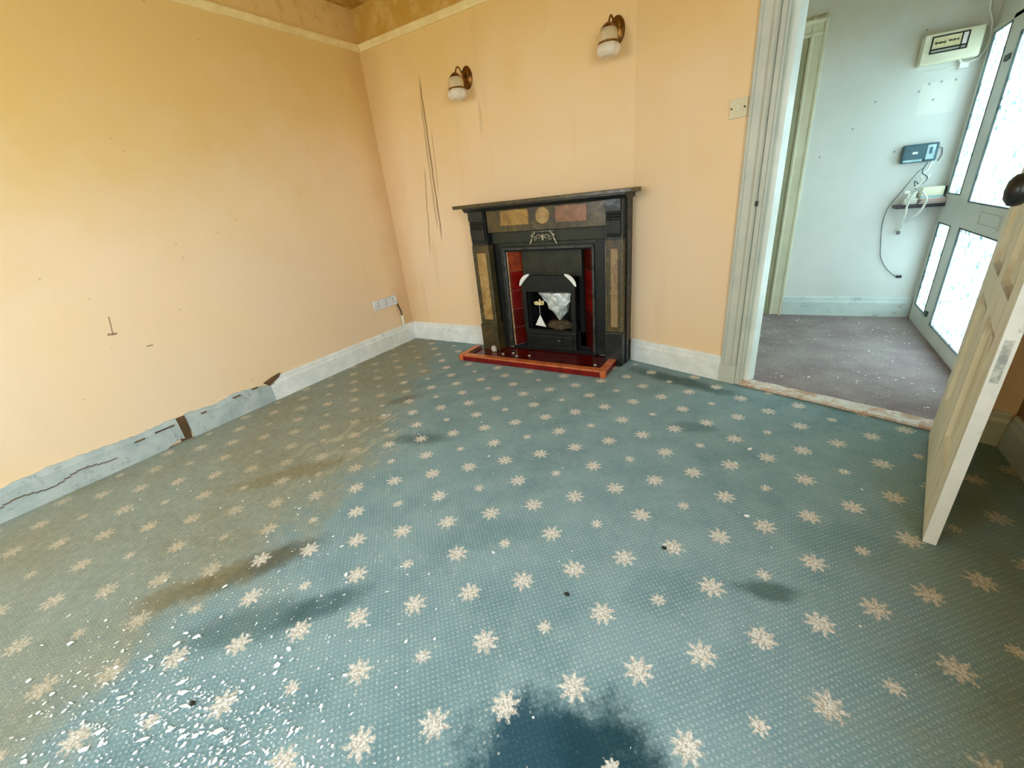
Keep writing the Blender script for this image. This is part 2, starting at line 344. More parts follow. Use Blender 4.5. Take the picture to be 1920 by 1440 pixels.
# ------------------------------------------------------------------ mesh helpers
class MB:
    def __init__(s): s.bm = bmesh.new()
    def box(s, x0, x1, y0, y1, z0, z1, M=None):
        r = bmesh.ops.create_cube(s.bm, size=1)
        m = Matrix.Translation(((x0 + x1) / 2, (y0 + y1) / 2, (z0 + z1) / 2)) @ Matrix.Diagonal((abs(x1 - x0), abs(y1 - y0), abs(z1 - z0), 1))
        if M: m = M @ m
        bmesh.ops.transform(s.bm, matrix=m, verts=r['verts']); return s
    def prism(s, pts, axis, a0, a1, M=None):
        """polygon pts (2D) extruded along axis: 'x' -> (y,z), 'y' -> (x,z), 'z' -> (x,y)"""
        f = {'x': lambda p, a: (a, p[0], p[1]), 'y': lambda p, a: (p[0], a, p[1]), 'z': lambda p, a: (p[0], p[1], a)}[axis]
        A = [s.bm.verts.new(f(p, a0)) for p in pts]; B = [s.bm.verts.new(f(p, a1)) for p in pts]
        n = len(pts); s.bm.faces.new(A); s.bm.faces.new(B[::-1])
        for i in range(n): s.bm.faces.new((A[i], B[i], B[(i + 1) % n], A[(i + 1) % n]))
        if M: bmesh.ops.transform(s.bm, matrix=M, verts=A + B)
        return s
    def tube(s, pts, r, n=10, M=None, closed=False):
        pts = [Vector(p) for p in pts]; N = len(pts); rings = []
        rr = r if isinstance(r, (list, tuple)) else [r] * N
        prev = None; allv = []
        for i, p in enumerate(pts):
            if closed: d = pts[(i + 1) % N] - pts[i - 1]
            else: d = pts[min(i + 1, N - 1)] - pts[max(i - 1, 0)]
            d.normalize()
            if prev is None:
                a = Vector((0, 0, 1)) if abs(d.z) < .9 else Vector((1, 0, 0)); u = d.cross(a).normalized()
            else: u = (prev - d * prev.dot(d)).normalized()
            prev = u; w = d.cross(u)
            ring = [s.bm.verts.new(p + (u * math.cos(2 * PI * k / n) + w * math.sin(2 * PI * k / n)) * rr[i]) for k in range(n)]
            rings.append(ring); allv += ring
        for i in range(N if closed else N - 1):
            a, b = rings[i], rings[(i + 1) % N]
            for k in range(n): s.bm.faces.new((a[k], a[(k + 1) % n], b[(k + 1) % n], b[k]))
        if not closed:
            s.bm.faces.new(rings[0][::-1]); s.bm.faces.new(rings[-1])
        if M: bmesh.ops.transform(s.bm, matrix=M, verts=allv)
        return s
    def lathe(s, prof, n=28, M=None, cap=True):
        """prof = [(radius, height)] about local z"""
        rings = []; allv = []
        for (r, h) in prof:
            ring = [s.bm.verts.new((r * math.cos(2 * PI * k / n), r * math.sin(2 * PI * k / n), h)) for k in range(n)]
            rings.append(ring); allv += ring
        for a, b in zip(rings, rings[1:]):
            for k in range(n): s.bm.faces.new((a[k], a[(k + 1) % n], b[(k + 1) % n], b[k]))
        if cap:
            s.bm.faces.new(rings[0][::-1]); s.bm.faces.new(rings[-1])
        if M: bmesh.ops.transform(s.bm, matrix=M, verts=allv)
        return s
    def ball(s, c, r, M=None, u=20, v=14):
        res = bmesh.ops.create_uvsphere(s.bm, u_segments=u, v_segments=v, radius=1)
        m = Matrix.Translation(c) @ Matrix.Diagonal((*(r if isinstance(r, (tuple, list)) else (r, r, r)), 1))
        if M: m = M @ m
        bmesh.ops.transform(s.bm, matrix=m, verts=res['verts']); return s
    def build(s, name, material, parent=None, bevel=0.0, smooth=False, loc=None, rotz=0.0):
        bm = s.bm
        bmesh.ops.recalc_face_normals(bm, faces=bm.faces[:])
        if bevel:
            es = [e for e in bm.edges if len(e.link_faces) == 2 and e.calc_face_angle(0) > .6]
            bmesh.ops.bevel(bm, geom=es, offset=bevel, offset_type='OFFSET', segments=2, profile=.6, affect='EDGES', clamp_overlap=True)
        me = bpy.data.meshes.new(name); bm.to_mesh(me); bm.free()
        if smooth:
            for p in me.polygons: p.use_smooth = True
        me.materials.append(material)
        o = bpy.data.objects.new(name, me); COL.objects.link(o)
        if loc is not None: o.location = loc
        o.rotation_euler[2] = rotz
        if parent: o.parent = parent
        return o

def tag(o, label, cat, group=None, kind=None):
    o['label'] = label; o['category'] = cat
    if group: o['group'] = group
    if kind: o['kind'] = kind
    return o
def thing(name, label, cat, loc=(0, 0, 0), rotz=0.0, group=None, kind=None):
    o = bpy.data.objects.new(name, None); COL.objects.link(o); o.location = loc; o.rotation_euler[2] = rotz
    o.empty_display_size = .05
    return tag(o, label, cat, group, kind)
def struct(o, label, cat): return tag(o, label, cat, None, 'structure')

# local frames: x along the wall, y into the wall, z up
LEFT = ((0, 0, 0), PI / 2)          # local x = world y
ANG = -math.atan(.329)
DOORW = ((2.152, 0.0, 0), ANG)
HANG = math.atan2(1.465 - 1.397, 3.948 - 2.980)
HALLW = ((2.980, 1.397, 0), HANG)
def W(frame, x, y, z):
    (ox, oy, oz), a = frame
    return Vector((ox + x * math.cos(a) - y * math.sin(a), oy + x * math.sin(a) + y * math.cos(a), oz + z))

H = 2.575
# ------------------------------------------------------------------ room shell
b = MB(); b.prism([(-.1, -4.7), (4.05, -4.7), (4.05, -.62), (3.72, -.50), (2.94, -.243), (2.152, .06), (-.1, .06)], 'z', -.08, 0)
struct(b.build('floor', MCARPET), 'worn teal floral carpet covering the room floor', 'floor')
b = MB(); b.prism([(2.05, .13), (2.2, .05), (2.94, -.243), (3.72, -.50), (4.3, -.66), (4.3, 1.75), (2.05, 1.75)], 'z', -.08, .002)
struct(b.build('floor', MHFLOOR), 'dusty purple grey hall carpet beyond the doorway', 'floor')
b = MB(); b.box(-.2, 4.3, -4.8, 1.9, H, H + .1)
struct(b.build('ceiling', MCEIL), 'stained yellow ceiling with mould in the corner', 'ceiling')
b = MB(); b.box(-.12, 0, -4.7, .12, 0, H)
struct(b.build('wall_left', MWL), 'long peach painted wall on the left', 'wall')
# back wall with the chimney opening
b = MB()
b.box(0, 1.20, 0, .12, 0, H); b.box(1.90, 2.20, 0, .12, 0, H); b.box(1.20, 1.90, 0, .12, .80, H)
struct(b.build('wall_back', MWB), 'peach painted wall behind the fireplace with brown drips', 'wall')
# slanting wall with the doorway
b = MB()
b.box(0, .765, 0, .115, 0, H); b.box(1.655, 1.87, 0, .115, 0, H); b.box(.765, 1.655, 0, .115, 2.06, H)
struct(b.build('wall_doorway', MWD, loc=DOORW[0], rotz=DOORW[1]), 'peach painted wall between fireplace and doorway', 'wall')
RY0, RY1, WZ0, WZ1 = -4.48, -2.25, .75, 2.3
b = MB(); b.box(3.90, 4.02, RY1, -.50, 0, H); b.box(3.90, 4.02, -4.72, RY0, 0, H); b.box(3.90, 4.02, RY0, RY1, 0, .75); b.box(3.90, 4.02, RY0, RY1, WZ1, H)
struct(b.build('wall_right', simple('shade_brown_wall_paint', L(176, 136, 88), L(156, 116, 70), 3, .6)), 'shaded wall behind the open door', 'wall')  # browner than the other walls, colour standing in for shade behind the door
WX0, WX1, FZ0, FZ1 = .25, 1.65, .85, 2.25
b = MB(); b.box(-.12, WX0, -4.72, -4.55, 0, H); b.box(WX1, 4.02, -4.72, -4.55, 0, H); b.box(WX0, WX1, -4.72, -4.55, 0, FZ0); b.box(WX0, WX1, -4.72, -4.55, FZ1, H)
struct(b.build('wall_front', MWD), 'peach wall with an added window, behind the viewer', 'wall')
win = thing('added_window', 'white framed window added unseen behind the viewer for light', 'window', ((WX0 + WX1) / 2, -4.64, FZ0), kind='structure')  # unseen front window, added to brighten the back wall
b = MB(); w = (WX1 - WX0) / 2; h = FZ1 - FZ0
b.box(-w, -w + .06, -.03, .03, 0, h); b.box(w - .06, w, -.03, .03, 0, h); b.box(-w, w, -.03, .03, 0, .06); b.box(-w, w, -.03, .03, h - .06, h)
b.build('window_frame', MLINING, win)  # frame of the added front window
b = MB(); b.box(-w - .05, w + .05, .05, .2, -.04, -.001); b.build('window_sill', MLINING, win, .008)  # sill of the added front window
win = thing('window_1', 'white framed window in the right wall, behind the viewer', 'window', (3.96, (RY0 + RY1) / 2, .75), PI / 2, kind='structure')
b = MB(); w = (RY1 - RY0) / 2; h = WZ1 - WZ0
b.box(-w, -w + .06, -.03, .03, 0, h); b.box(w - .06, w, -.03, .03, 0, h); b.box(-w, w, -.03, .03, 0, .06); b.box(-w, w, -.03, .03, h - .06, h)
b.box(-.025, .025, -.03, .03, .06, h - .06)
b.build('window_frame', MLINING, win)
b = MB(); b.box(-w - .05, w + .05, .03, .16, -.04, -.001); b.build('window_sill', MLINING, win, .008)
# hall shell
b = MB(); b.box(-1.0, 1.10, 0, .12, 0, H)
struct(b.build('wall_hall_back', MHALL, loc=HALLW[0], rotz=HALLW[1]), 'off white hall wall carrying the fuse box', 'wall')
b = MB(); b.box(2.12, 2.24, .12, 1.55, 0, H)
struct(b.build('wall_hall_left', MHALL), 'off white wall at the hidden end of the hall', 'wall')
b = MB(); b.box(3.95, 4.07, -.46, 1.60, 1.82, H); b.box(3.95, 4.07, -.56, -.30, 0, 1.82); b.box(3.95, 4.07, 1.42, 1.6, 0, 1.82)
struct(b.build('wall_hall_right', MHALL), 'hall wall above the glazed entrance door', 'wall')
b = MB(); b.box(-6, 14, -14, 14, -.22, -.12)
struct(b.build('ground_outside', MPAVE), 'pale concrete ground outside the house', 'ground')

# ------------------------------------------------------------------ skirting boards
def skirt_profile(z=.155, d=.022): return [(0, 0), (-d, 0), (-d, z - .045), (-d * .72, z - .028), (-d * .68, z - .012), (-d * .4, z), (0, z)]
def ragged_board(name, material, frame, x0, x1, z0f, z1f, d, parent=None, step=.02, jit=.003, seed=1):
    """board with an uneven top and bottom; z0f/z1f give bottom and top along x"""
    rnd = random.Random(seed); m = MB(); bm = m.bm
    n = max(2, int((x1 - x0) / step)); rows = []
    for i in range(n + 1):
        x = x0 + (x1 - x0) * i / n
        zb = z0f(x); zt = z1f(x) + rnd.uniform(-jit, jit); dd = d + rnd.uniform(-jit, jit) * .12
        rows.append([bm.verts.new(p) for p in ((x, 0, zb), (x, -dd, zb), (x, -dd, zb + (zt - zb) * .45), (x, -dd + .001, zb + (zt - zb) * .82), (x, -dd * .55, zt), (x, 0, zt))])
    for a, c in zip(rows, rows[1:]):
        for k in range(6): bm.faces.new((a[k], a[(k + 1) % 6], c[(k + 1) % 6], c[k]))
    bm.faces.new(rows[0]); bm.faces.new(rows[-1][::-1])
    return m.build(name, material, parent)
bl = thing('baseboard_left', 'broken white baseboard along the left wall, rotten halfway', 'baseboard', LEFT[0], LEFT[1], kind='structure')
b = MB(); b.prism(skirt_profile(.165), 'x', -1.46, -.002)
b.prism([(-.021, .0), (-.021, .095), (-.016, .118), (0, .125), (0, 0)], 'x', -1.49, -1.455)
b.build('sound_board', MSKIRT, bl)
f0 = lambda x: .0
o = ragged_board('peeled_board', MROT, LEFT, -2.03, -1.475, lambda x: 0.0, lambda x: .150 + .010 * math.sin(x * 21) - max(0, (x + 1.56)) * .5, .017, bl, seed=3, jit=.005)
o['label'] = 'peeled grey length of board'
b = MB(); b.prism([(-2.04, .0), (-2.10, .0), (-2.085, .075), (-2.095, .15), (-2.03, .15), (-2.025, .08)], 'y', -.0035, -.0005)
b.prism([(-1.50, .12), (-1.42, .155), (-1.40, .178), (-1.46, .170), (-1.53, .150)], 'y', -.0215, -.003)
b.build('exposed_timber', MRAW, bl)['label'] = 'bare brown timber in the break'
o = ragged_board('crumbling_board', MROT, LEFT, -3.9, -2.08, lambda x: max(0.0, .03 * (1 - abs(x + 2.11) / .07)) if x > -2.18 else 0.0,
                 lambda x: .156 + .008 * math.sin(x * 9), .019, bl, seed=5, jit=.004)
b = MB()
for k in range(26):   # long crack along the board
    x = -3.1 + k * .027
    z = .062 + .012 * math.sin(k * .7) + .0009 * k
    b.box(x, x + .028, -.0235, -.016, z, z + .0035)
for (x, z, l) in ((-2.20, .118, .10), (-2.30, .112, .05), (-1.95, .12, .03), (-1.75, .135, .05), (-1.62, .14, .04)):
    b.box(x, x + l, -.0235, -.014, z, z + .007)
b.build('crack', MRAW, bl)
bb = MB(); bb.prism(skirt_profile(.165), 'x', .022, .955)
struct(bb.build('baseboard_back', MSKIRT), 'white baseboard between room corner and fireplace', 'baseboard')
bb = MB(); bb.prism(skirt_profile(.158), 'x', .012, .655)
struct(bb.build('baseboard_doorway', MSKIRT, loc=DOORW[0], rotz=DOORW[1]), 'white baseboard between fireplace and doorway', 'baseboard')
bb = MB(); bb.prism(skirt_profile(.155), 'x', 1.745, 1.83)
struct(bb.build('baseboard_doorway', MARCH, loc=DOORW[0], rotz=DOORW[1]), 'short baseboard behind the open door', 'baseboard')
bb = MB(); bb.prism(skirt_profile(.155), 'x', .60, 4.3)
struct(bb.build('baseboard_right', MARCH, loc=(3.90, 0, 0), rotz=-PI / 2), 'baseboard along the shaded right wall', 'baseboard')
bb = MB(); bb.prism(skirt_profile(.158, .024), 'x', .098, .945)
struct(bb.build('baseboard_hall', MHSKIRT, loc=HALLW[0], rotz=HALLW[1]), 'white gloss baseboard of the hall wall', 'baseboard')

# picture rail, one length per wall
def rail_profile(z): return [(0, z - .042), (-.010, z - .040), (-.013, z - .026), (-.020, z - .018), (-.026, z - .008), (-.026, z), (-.018, z + .004), (0, z + .004)]
b = MB(); b.prism(rail_profile(2.352), 'x', -4.5, 0.0)
struct(b.build('trim_1', MRAIL, loc=LEFT[0], rotz=LEFT[1]), 'cream picture rail along the left wall', 'picture rail')
b = MB(); b.prism(rail_profile(2.352), 'x', .026, 2.152)
struct(b.build('trim_2', MRAIL), 'cream picture rail above the fireplace', 'picture rail')
b = MB(); b.prism(rail_profile(2.352), 'x', .002, 1.80)
struct(b.build('trim_3', MRAIL, loc=DOORW[0], rotz=DOORW[1]), 'cream picture rail above the doorway', 'picture rail')

# ------------------------------------------------------------------ doorway trim
arch = thing('trim_4', 'grey green moulded door casing left of the doorway', 'door casing', DOORW[0], DOORW[1], kind='structure')
def casing_profile(x0, flip=1):   # (x, y) outline across a 9 cm casing
    pts = [(0, 0), (0, -.020), (.006, -.024), (.016, -.024), (.020, -.017), (.056, -.015), (.060, -.022), (.070, -.027), (.082, -.027), (.088, -.020), (.090, 0)]
    return [(x0 + flip * p[0], p[1]) for p in pts]
b = MB(); b.prism(casing_profile(.655), 'z', .115, 2.10); b.build('casing_leg', MARCH, arch)
b = MB(); b.box(.653, .747, -.028, 0, 0, .115); b.build('plinth_block', MARCH, arch, .003)
b = MB(); b.prism(casing_profile(1.765, -1), 'z', 0, 2.10); b.build('casing_leg', MARCH, arch)
b = MB(); b.box(.655, 1.765, -.022, 0, 2.10, 2.19); b.build('casing_head', MARCH, arch, .004)
lin = thing('trim_5', 'bright white door lining and stop inside the doorway', 'door lining', DOORW[0], DOORW[1], kind='structure')
b = MB(); b.box(.747, .768, -.012, .125, 0, 2.075); b.box(.768, .778, -.004, .006, 0, 2.06); b.build('lining', MARCH, lin)
b = MB(); b.box(.768, .803, .036, .125, 0, 2.06); b.build('door_stop', MLINING, lin, .002)
b = MB(); b.box(1.652, 1.673, -.012, .125, 0, 2.075); b.build('lining', MLINING, lin)
b = MB(); b.box(.768, 1.652, -.012, .125, 2.06, 2.08); b.build('lining_head', MLINING, lin)
b = MB(); b.box(.742, .750, -.0285, -.012, 1.0, 1.025); b.build('strike_plate', MBLK, lin)
th = MB()
n = 30
for k in range(n):
    x0 = .772 + (1.648 - .772) * k / n; x1 = .772 + (1.648 - .772) * (k + 1) / n
    th.box(x0, x1, -.022 + random.uniform(-.003, .003), .070 + random.uniform(-.003, .003), 0.003, .016 + random.uniform(-.001, .001))
struct(th.build('trim_6', MTHRESH, loc=DOORW[0], rotz=DOORW[1]), 'scuffed bare wood threshold strip across the doorway', 'threshold')

# ------------------------------------------------------------------ room door, standing open
HG = Vector((3.666, -.578)); FE = Vector((3.501, -1.361))
td = (FE - HG); LEAF = td.length; da = math.atan2(td.y, td.x)
# local: x from hinge to free edge, y = 0 hall-side face, +y towards the right wall, z up
T = .034
dr = thing('door_1', 'worn cream panelled room door standing open on the right', 'door', (HG.x, HG.y, .006), da, kind='structure')
HD = 1.97
px = ((.115, .345), (.455, .685)); pz = ((.22, .665), (.765, 1.86))
b = MB()
b.box(0, .115, .002, T, 0, HD); b.box(.685, LEAF - .004, .002, T, 0, HD); b.box(.345, .455, .002, T, .2, HD)
b.box(.115, .685, .002, T, 0, .22); b.box(.115, .345, .002, T, .665, .765); b.box(.455, .685, .002, T, .665, .765); b.box(.115, .685, .002, T, 1.86, HD)
b.build('stiles_and_rails', MDOOR, dr)
for (xa, xb) in px:
    for (za, zb) in pz:
        b = MB(); b.box(xa, xb, .013, .023, za, zb)
        pn = b.build('panel', MDOOR, dr)
        for s in (0, 1):
            m = MB(); w = .020
            ya, yb, yt = (.002, .013, .001) if s == 0 else (T, .023, T + .001)
            pr = [(0, yb), (0, yt), (w * .4, yt), (w * .6, (yt + yb) / 2), (w, yb)]
            m.prism([(xa + p[0], p[1]) for p in pr], 'z', za, zb); m.prism([(xb - p[0], p[1]) for p in pr], 'z', za, zb)
            m.prism([(p[1], za + p[0]) for p in pr], 'x', xa, xb); m.prism([(p[1], zb - p[0]) for p in pr], 'x', xa, xb)
            m.build('panel_moulding', MMOULD if s == 0 else MDOOR, pn)
b = MB(); b.box(LEAF - .004, LEAF, .002, T, 0, HD); b.build('free_edge', MDOORE, dr)
b = MB(); b.box(LEAF - .001, LEAF + .0015, .009, .026, .57, .69); b.build('filled_lock_mortise', simple('grey_filler', L(206, 210, 202), L(150, 158, 152), 45, .7), dr)
b = MB(); b.box(LEAF - .001, LEAF + .0018, .006, .028, .955, 1.10); lk = b.build('lock_plate', simple('painted_steel', L(196, 200, 196), L(176, 180, 176), 30, .4, .4), dr)
b = MB(); b.box(LEAF, LEAF + .009, .012, .024, 1.03, 1.055); b.build('latch_bolt', MBRASS, lk, .002)
Mk = Matrix.Translation((.715, .002, 1.045)) @ Matrix.Rotation(PI / 2, 4, 'X')
kb = MB(); kb.lathe([(.001, 0), (.026, 0), (.026, .004), (.020, .008), (.010, .010), (.011, .028), (.026, .034), (.036, .044), (.039, .056), (.036, .067), (.022, .077), (.001, .080)], 28, Mk)
kb.build('door_knob', MBLK, dr, smooth=True)
Mk2 = Matrix.Translation((.715, T, 1.045)) @ Matrix.Rotation(-PI / 2, 4, 'X')
kb = MB(); kb.lathe([(.001, 0), (.026, 0), (.026, .004), (.010, .010), (.010, .032), (.022, .038), (.033, .058), (.016, .075), (.001, .077)], 28, Mk2)
kb.build('door_knob', MBLK, dr, smooth=True)
for z in (.2, 1.65):
    b = MB(); b.tube([(-.006, T + .004, z), (-.006, T + .004, z + .1)], .006, 10); b.box(-.008, .0005, .006, T + .004, z, z + .1)
    b.build('hinge', MDOORE, dr)

# ------------------------------------------------------------------ inner hall door with casing (far left of the hall)
hd = thing('door_2', 'cream cased inner door at the left of the hall wall', 'door', HALLW[0], HALLW[1], kind='structure')
b = MB()
prof = [(0, 0), (0, -.016), (.008, -.022), (.016, -.022), (.022, -.016), (.070, -.018), (.080, -.026), (.092, -.026), (.098, -.018), (.098, 0)]
b.prism([(p[0], p[1]) for p in prof], 'z', 0, 2.095); b.build('casing_leg', MHARCH, hd)
b = MB(); b.prism([(-.85 - p[0], p[1]) for p in prof], 'z', 0, 2.095); b.build('casing_leg', MHARCH, hd)
b = MB(); b.prism([(p[1], 1.99 + p[0]) for p in prof], 'x', -.948, .098); b.build('casing_head', MHARCH, hd)
b = MB(); b.box(-.85, 0, -.006, 0, 0, 1.99)
for xx in (-.74, -.36):
    for z0, z1 in ((.2, .85), (1.0, 1.85)):
        b.box(xx, xx + .26, -.012, -.006, z0, z1)
b.build('leaf', simple('dull_olive_paint', L(168, 168, 138), L(154, 154, 124), 5, .5), hd)

# ------------------------------------------------------------------ glazed entrance door and side light
ed = thing('door_3', 'grey white glazed entrance door with patterned glass in hall', 'entrance door', (3.95, 1.42, 0), -PI / 2, kind='structure')
Yl = lambda y: 1.42 - y       # world y -> local x
def ring(m, x0, x1, z0, z1, w, y0, y1):
    m.box(x0, x0 + w, y0, y1, z0, z1); m.box(x1 - w, x1, y0, y1, z0, z1); m.box(x0 + w, x1 - w, y0, y1, z0, z0 + w); m.box(x0 + w, x1 - w, y0, y1, z1 - w, z1)
X0, X1, X2 = 0.0, Yl(.955), Yl(-.20)
b = MB()
b.box(X0, .05, -.02, .06, 0, 1.815); b.box(Yl(1.09), X1, -.02, .06, 0, 1.815); b.box(X2 - .02, X2 + .10, -.02, .06, 0, 1.815)
b.box(.05, X2, -.02, .06, 1.79, 1.815); b.box(.05, Yl(1.09), -.02, .06, 0, .125); b.box(.05, Yl(1.09), -.02, .06, .715, .90)
b.box(X1, X2, -.02, .06, 0, .02)
b.build('frame', MUPVC, ed, .003)
b = MB(); dx0, dx1 = X1 + .004, X2 - .022
b.box(dx0, Yl(.875), -.028, .045, .02, 1.785); b.box(Yl(-.10), dx1, -.028, .045, .02, 1.785)
b.box(Yl(.875), Yl(-.10), -.028, .045, .02, .105); b.box(Yl(.875), Yl(-.10), -.028, .045, .725, .872); b.box(Yl(.875), Yl(-.10), -.028, .045, 1.70, 1.785)
lf = b.build('door_leaf', MUPVC, ed, .003)
gk = MB()
for (xa, xb, za, zb) in ((.05, Yl(1.09), .125, .715), (.05, Yl(1.09), .90, 1.79), (Yl(.875), Yl(-.10), .105, .725), (Yl(.875), Yl(-.10), .872, 1.70)):
    ring(gk, xa - .001, xb + .001, za - .001, zb + .001, .006, -.031 if xa > .3 else -.023, -.012)
gk.build('gasket', MGASK, ed)
for (xa, xb, za, zb) in ((.05, Yl(1.09), .125, .715), (.05, Yl(1.09), .90, 1.79), (Yl(.875), Yl(-.10), .105, .725), (Yl(.875), Yl(-.10), .872, 1.70)):
    b = MB(); yg = -.022 if xa > .3 else -.014; b.box(xa, xb, yg, yg + .004, za, zb); b.build('glass_pane', MPANE, ed)
b = MB(); ring(b, Yl(.60), Yl(.30), .765, .835, .012, -.036, -.026); b.box(Yl(.59), Yl(.31), -.031, -.026, .775, .825)
b.build('letter_plate', MUPVC, lf, .002)
b = MB(); b.box(Yl(1.045), Yl(1.0), -.032, -.02, .125, .16); b.build('latch_box', MGASK, ed, .003)
b = MB(); b.box(Yl(1.0), Yl(.92), -.034, -.018, 1.585, 1.615); b.build('top_latch', MGASK, ed, .003)

# ------------------------------------------------------------------ fireplace surround
fp = thing('fireplace_surround', 'dark marbled slate fireplace surround with amber and red inlays', 'fireplace', (1.545, 0, 0))
def fx(x): return x - 1.545
D1, D2 = .10, .18
b = MB(); b.box(fx(.955), fx(1.075), -D1, -.001, 0, 1.10); b.box(fx(2.02), fx(2.15), -D1, -.001, 0, 1.10); b.box(fx(1.075), fx(2.02), -D1, -.001, .865, 1.10)
b.build('backing_slab', MSLATE2, fp, .003)
b = MB(); b.box(fx(.875), fx(2.205), -.235, -.001, 1.128, 1.152); b.build('mantel_shelf', MSLATE, fp, .004)
b = MB(); b.prism([(-.001, 1.098), (-D2 - .005, 1.098), (-D2 - .012, 1.105), (-D2 - .030, 1.120), (-D2 - .030, 1.128), (-.001, 1.128)], 'x', fx(.945), fx(2.165))
b.build('shelf_moulding', MSLATE2, fp)
b = MB(); b.box(fx(1.115), fx(2.03), -.155, -D1, .945, 1.098); fz = b.build('frieze', MSLATE, fp, .003)
def bordered(m, x0, x1, z0, z1, y): m.box(x0, x1, y - .004, y + .006, z0, z1)
b = MB(); bordered(b, fx(1.238), fx(1.468), .988, 1.090, -.155); b.build('inlay_panel', MAMBER, fz, .002)['label'] = 'amber rectangular inlay'
b = MB(); b.lathe([(.001, 0), (.054, 0), (.054, .004), (.050, .006), (.001, .006)], 36, Matrix.Translation((fx(1.577), -.154, 1.038)) @ Matrix.Rotation(PI / 2, 4, 'X'))
b.build('medallion', MOCHRE, fz)['label'] = 'round ochre medallion'
b = MB(); bordered(b, fx(1.675), fx(1.898), .986, 1.088, -.155); b.build('inlay_panel', MPINK, fz, .002)['label'] = 'reddish rectangular inlay'
for (xa, xb, mi) in ((.962, 1.112, MOCHRE), (2.022, 2.138, MTAN)):
    b = MB(); b.box(fx(xa), fx(xb), -D2 + .012, -D1, .245, .86); pil = b.build('pilaster', MSLATE, fp, .004)
    iw = .038
    b = MB(); bordered(b, fx(xa) + iw, fx(xb) - iw * .8, .285, .805, -D2 + .012); b.build('inlay_panel', mi, pil, .002)
    b = MB(); b.box(fx(xa) + .001, fx(xa) + .006, -D2 + .009, -D2 + .014, .25, .855); b.box(fx(xb) - .006, fx(xb) - .001, -D2 + .009, -D2 + .014, .25, .855); b.build('pale_arris', MEDGE, pil)  # paler strips down both pilaster edges
    b = MB(); b.box(fx(xa) - .004, fx(xb) + .004, -D2, -.001, 0.0, .245); b.build('plinth', MSLATE if xa < 1.5 else MSLATE2, fp, .004)
    # fluted scroll corbel
    b = MB()
    b.box(fx(xa) + .004, fx(xb) - .004, -D2 + .015, -D1, .86, 1.098)
    b.box(fx(xa) + .010, fx(xb) - .012, -D2 - .006, -D1, 1.035, 1.098)
    for z in (.985, 1.002, 1.019): b.tube([(fx(xa) + .012, -D2 + .006, z), (fx(xb) - .014, -D2 + .006, z)], .0085, 10)
    b.prism([(-D1, .875), (-D2 + .010, .875), (-D2 + .002, .90), (-D2 - .004, .975), (-D1, .975)], 'x', fx(xa) + .012, fx(xb) - .014)
    b.build('corbel', MSLATE2, fp)

# ------------------------------------------------------------------ cast iron insert
ins = thing('fireplace_insert', 'black cast iron grate insert with red tile cheeks and crest', 'fireplace insert', (1.545, 0, 0))
Y0 = -.085
b = MB()
b.box(fx(1.076), fx(1.185), Y0, -.002, .04, .862); b.box(fx(1.91), fx(2.018), Y0, -.002, .04, .862); b.box(fx(1.185), fx(1.91), Y0, -.002, .825, .862)
fr = b.build('outer_frame', MIRON, ins, .003)
b = MB(); b.box(fx(1.115), fx(2.02), Y0 - .025, Y0 + .002, .862, .944); b.box(fx(1.16), fx(1.94), Y0 - .008, Y0 + .01, .835, .862); b.build('canopy_rail', MIRON2, ins, .004)
# moulded inner frame
b = MB()
for (y, w0, w1) in ((Y0 - .016, .0, .008), (Y0 - .008, .008, .018)):
    b.box(fx(1.185 + w0 - .008), fx(1.185 + w1 - .008), y, Y0 + .01, .045, .828 - w0); b.box(fx(1.91 - w1 + .008), fx(1.91 - w0 + .008), y, Y0 + .01, .045, .828 - w0)
    b.box(fx(1.185 + w0 - .008), fx(1.91 - w0 + .008), y, Y0 + .01, .828 - w1, .828 - w0)
b.build('inner_moulding', MIRONL, ins, .002)
def cheek(xf, xb_, nm, mats):
    # splayed tiled cheek from front (y=-.075) to back (y=.075)
    A = Vector((fx(xf), -.072)); Bv = Vector((fx(xb_), .075)); d = Bv - A; ln = d.length; ang = math.atan2(d.y, d.x)
    sgn = -1 if xf < 1.5 else 1
    M = Matrix.Translation((A.x, A.y, 0)) @ Matrix.Rotation(ang, 4, 'Z')
    m = MB(); m.box(0, ln, 0 if sgn > 0 else -.002, .002 if sgn > 0 else .0, .045, .795, M); base = m.build(nm, MGROUT, ins)
    for k in range(5):
        z0 = .048 + k * .149; m = MB()
        y0, y1 = (-.007, 0.0) if sgn > 0 else (0.0, .007)
        y0, y1 = (-.007, 0.0)
        m.box(.014, ln - .002, y0, y1, z0 + .002, z0 + .147, M)
        m.build('tile', mats[k], base, .0015)
    m = MB(); m.tube([(*(M @ Vector((.006, -.004, 0))).xy, .047), (*(M @ Vector((.006, -.004, 0))).xy, .793)], .006, 8); m.build('bead', MGILT if sgn < 0 else MIRON, base)
cheek(1.203, 1.325, 'tile_cheek', (MTILED, MTILED, MTILER, MTILER, MTILEB))
# right cheek mirrored: runs from back to front so its face looks into the opening
A = Vector((fx(1.77), .075)); Bv = Vector((fx(1.897), -.072)); d = Bv - A; ln = d.length
M = Matrix.Translation((A.x, A.y, 0)) @ Matrix.Rotation(math.atan2(d.y, d.x), 4, 'Z')
m = MB(); m.box(0, ln, 0, .002, .045, .795, M); base = m.build('tile_cheek', MGROUT, ins)
for k in range(5):
    z0 = .048 + k * .149; m = MB(); m.box(.002, ln - .012, -.007, 0, z0 + .002, z0 + .147, M); m.build('tile', (MTILED, MTILED, MTILER, MTILER, MTILED)[k], base, .0015)
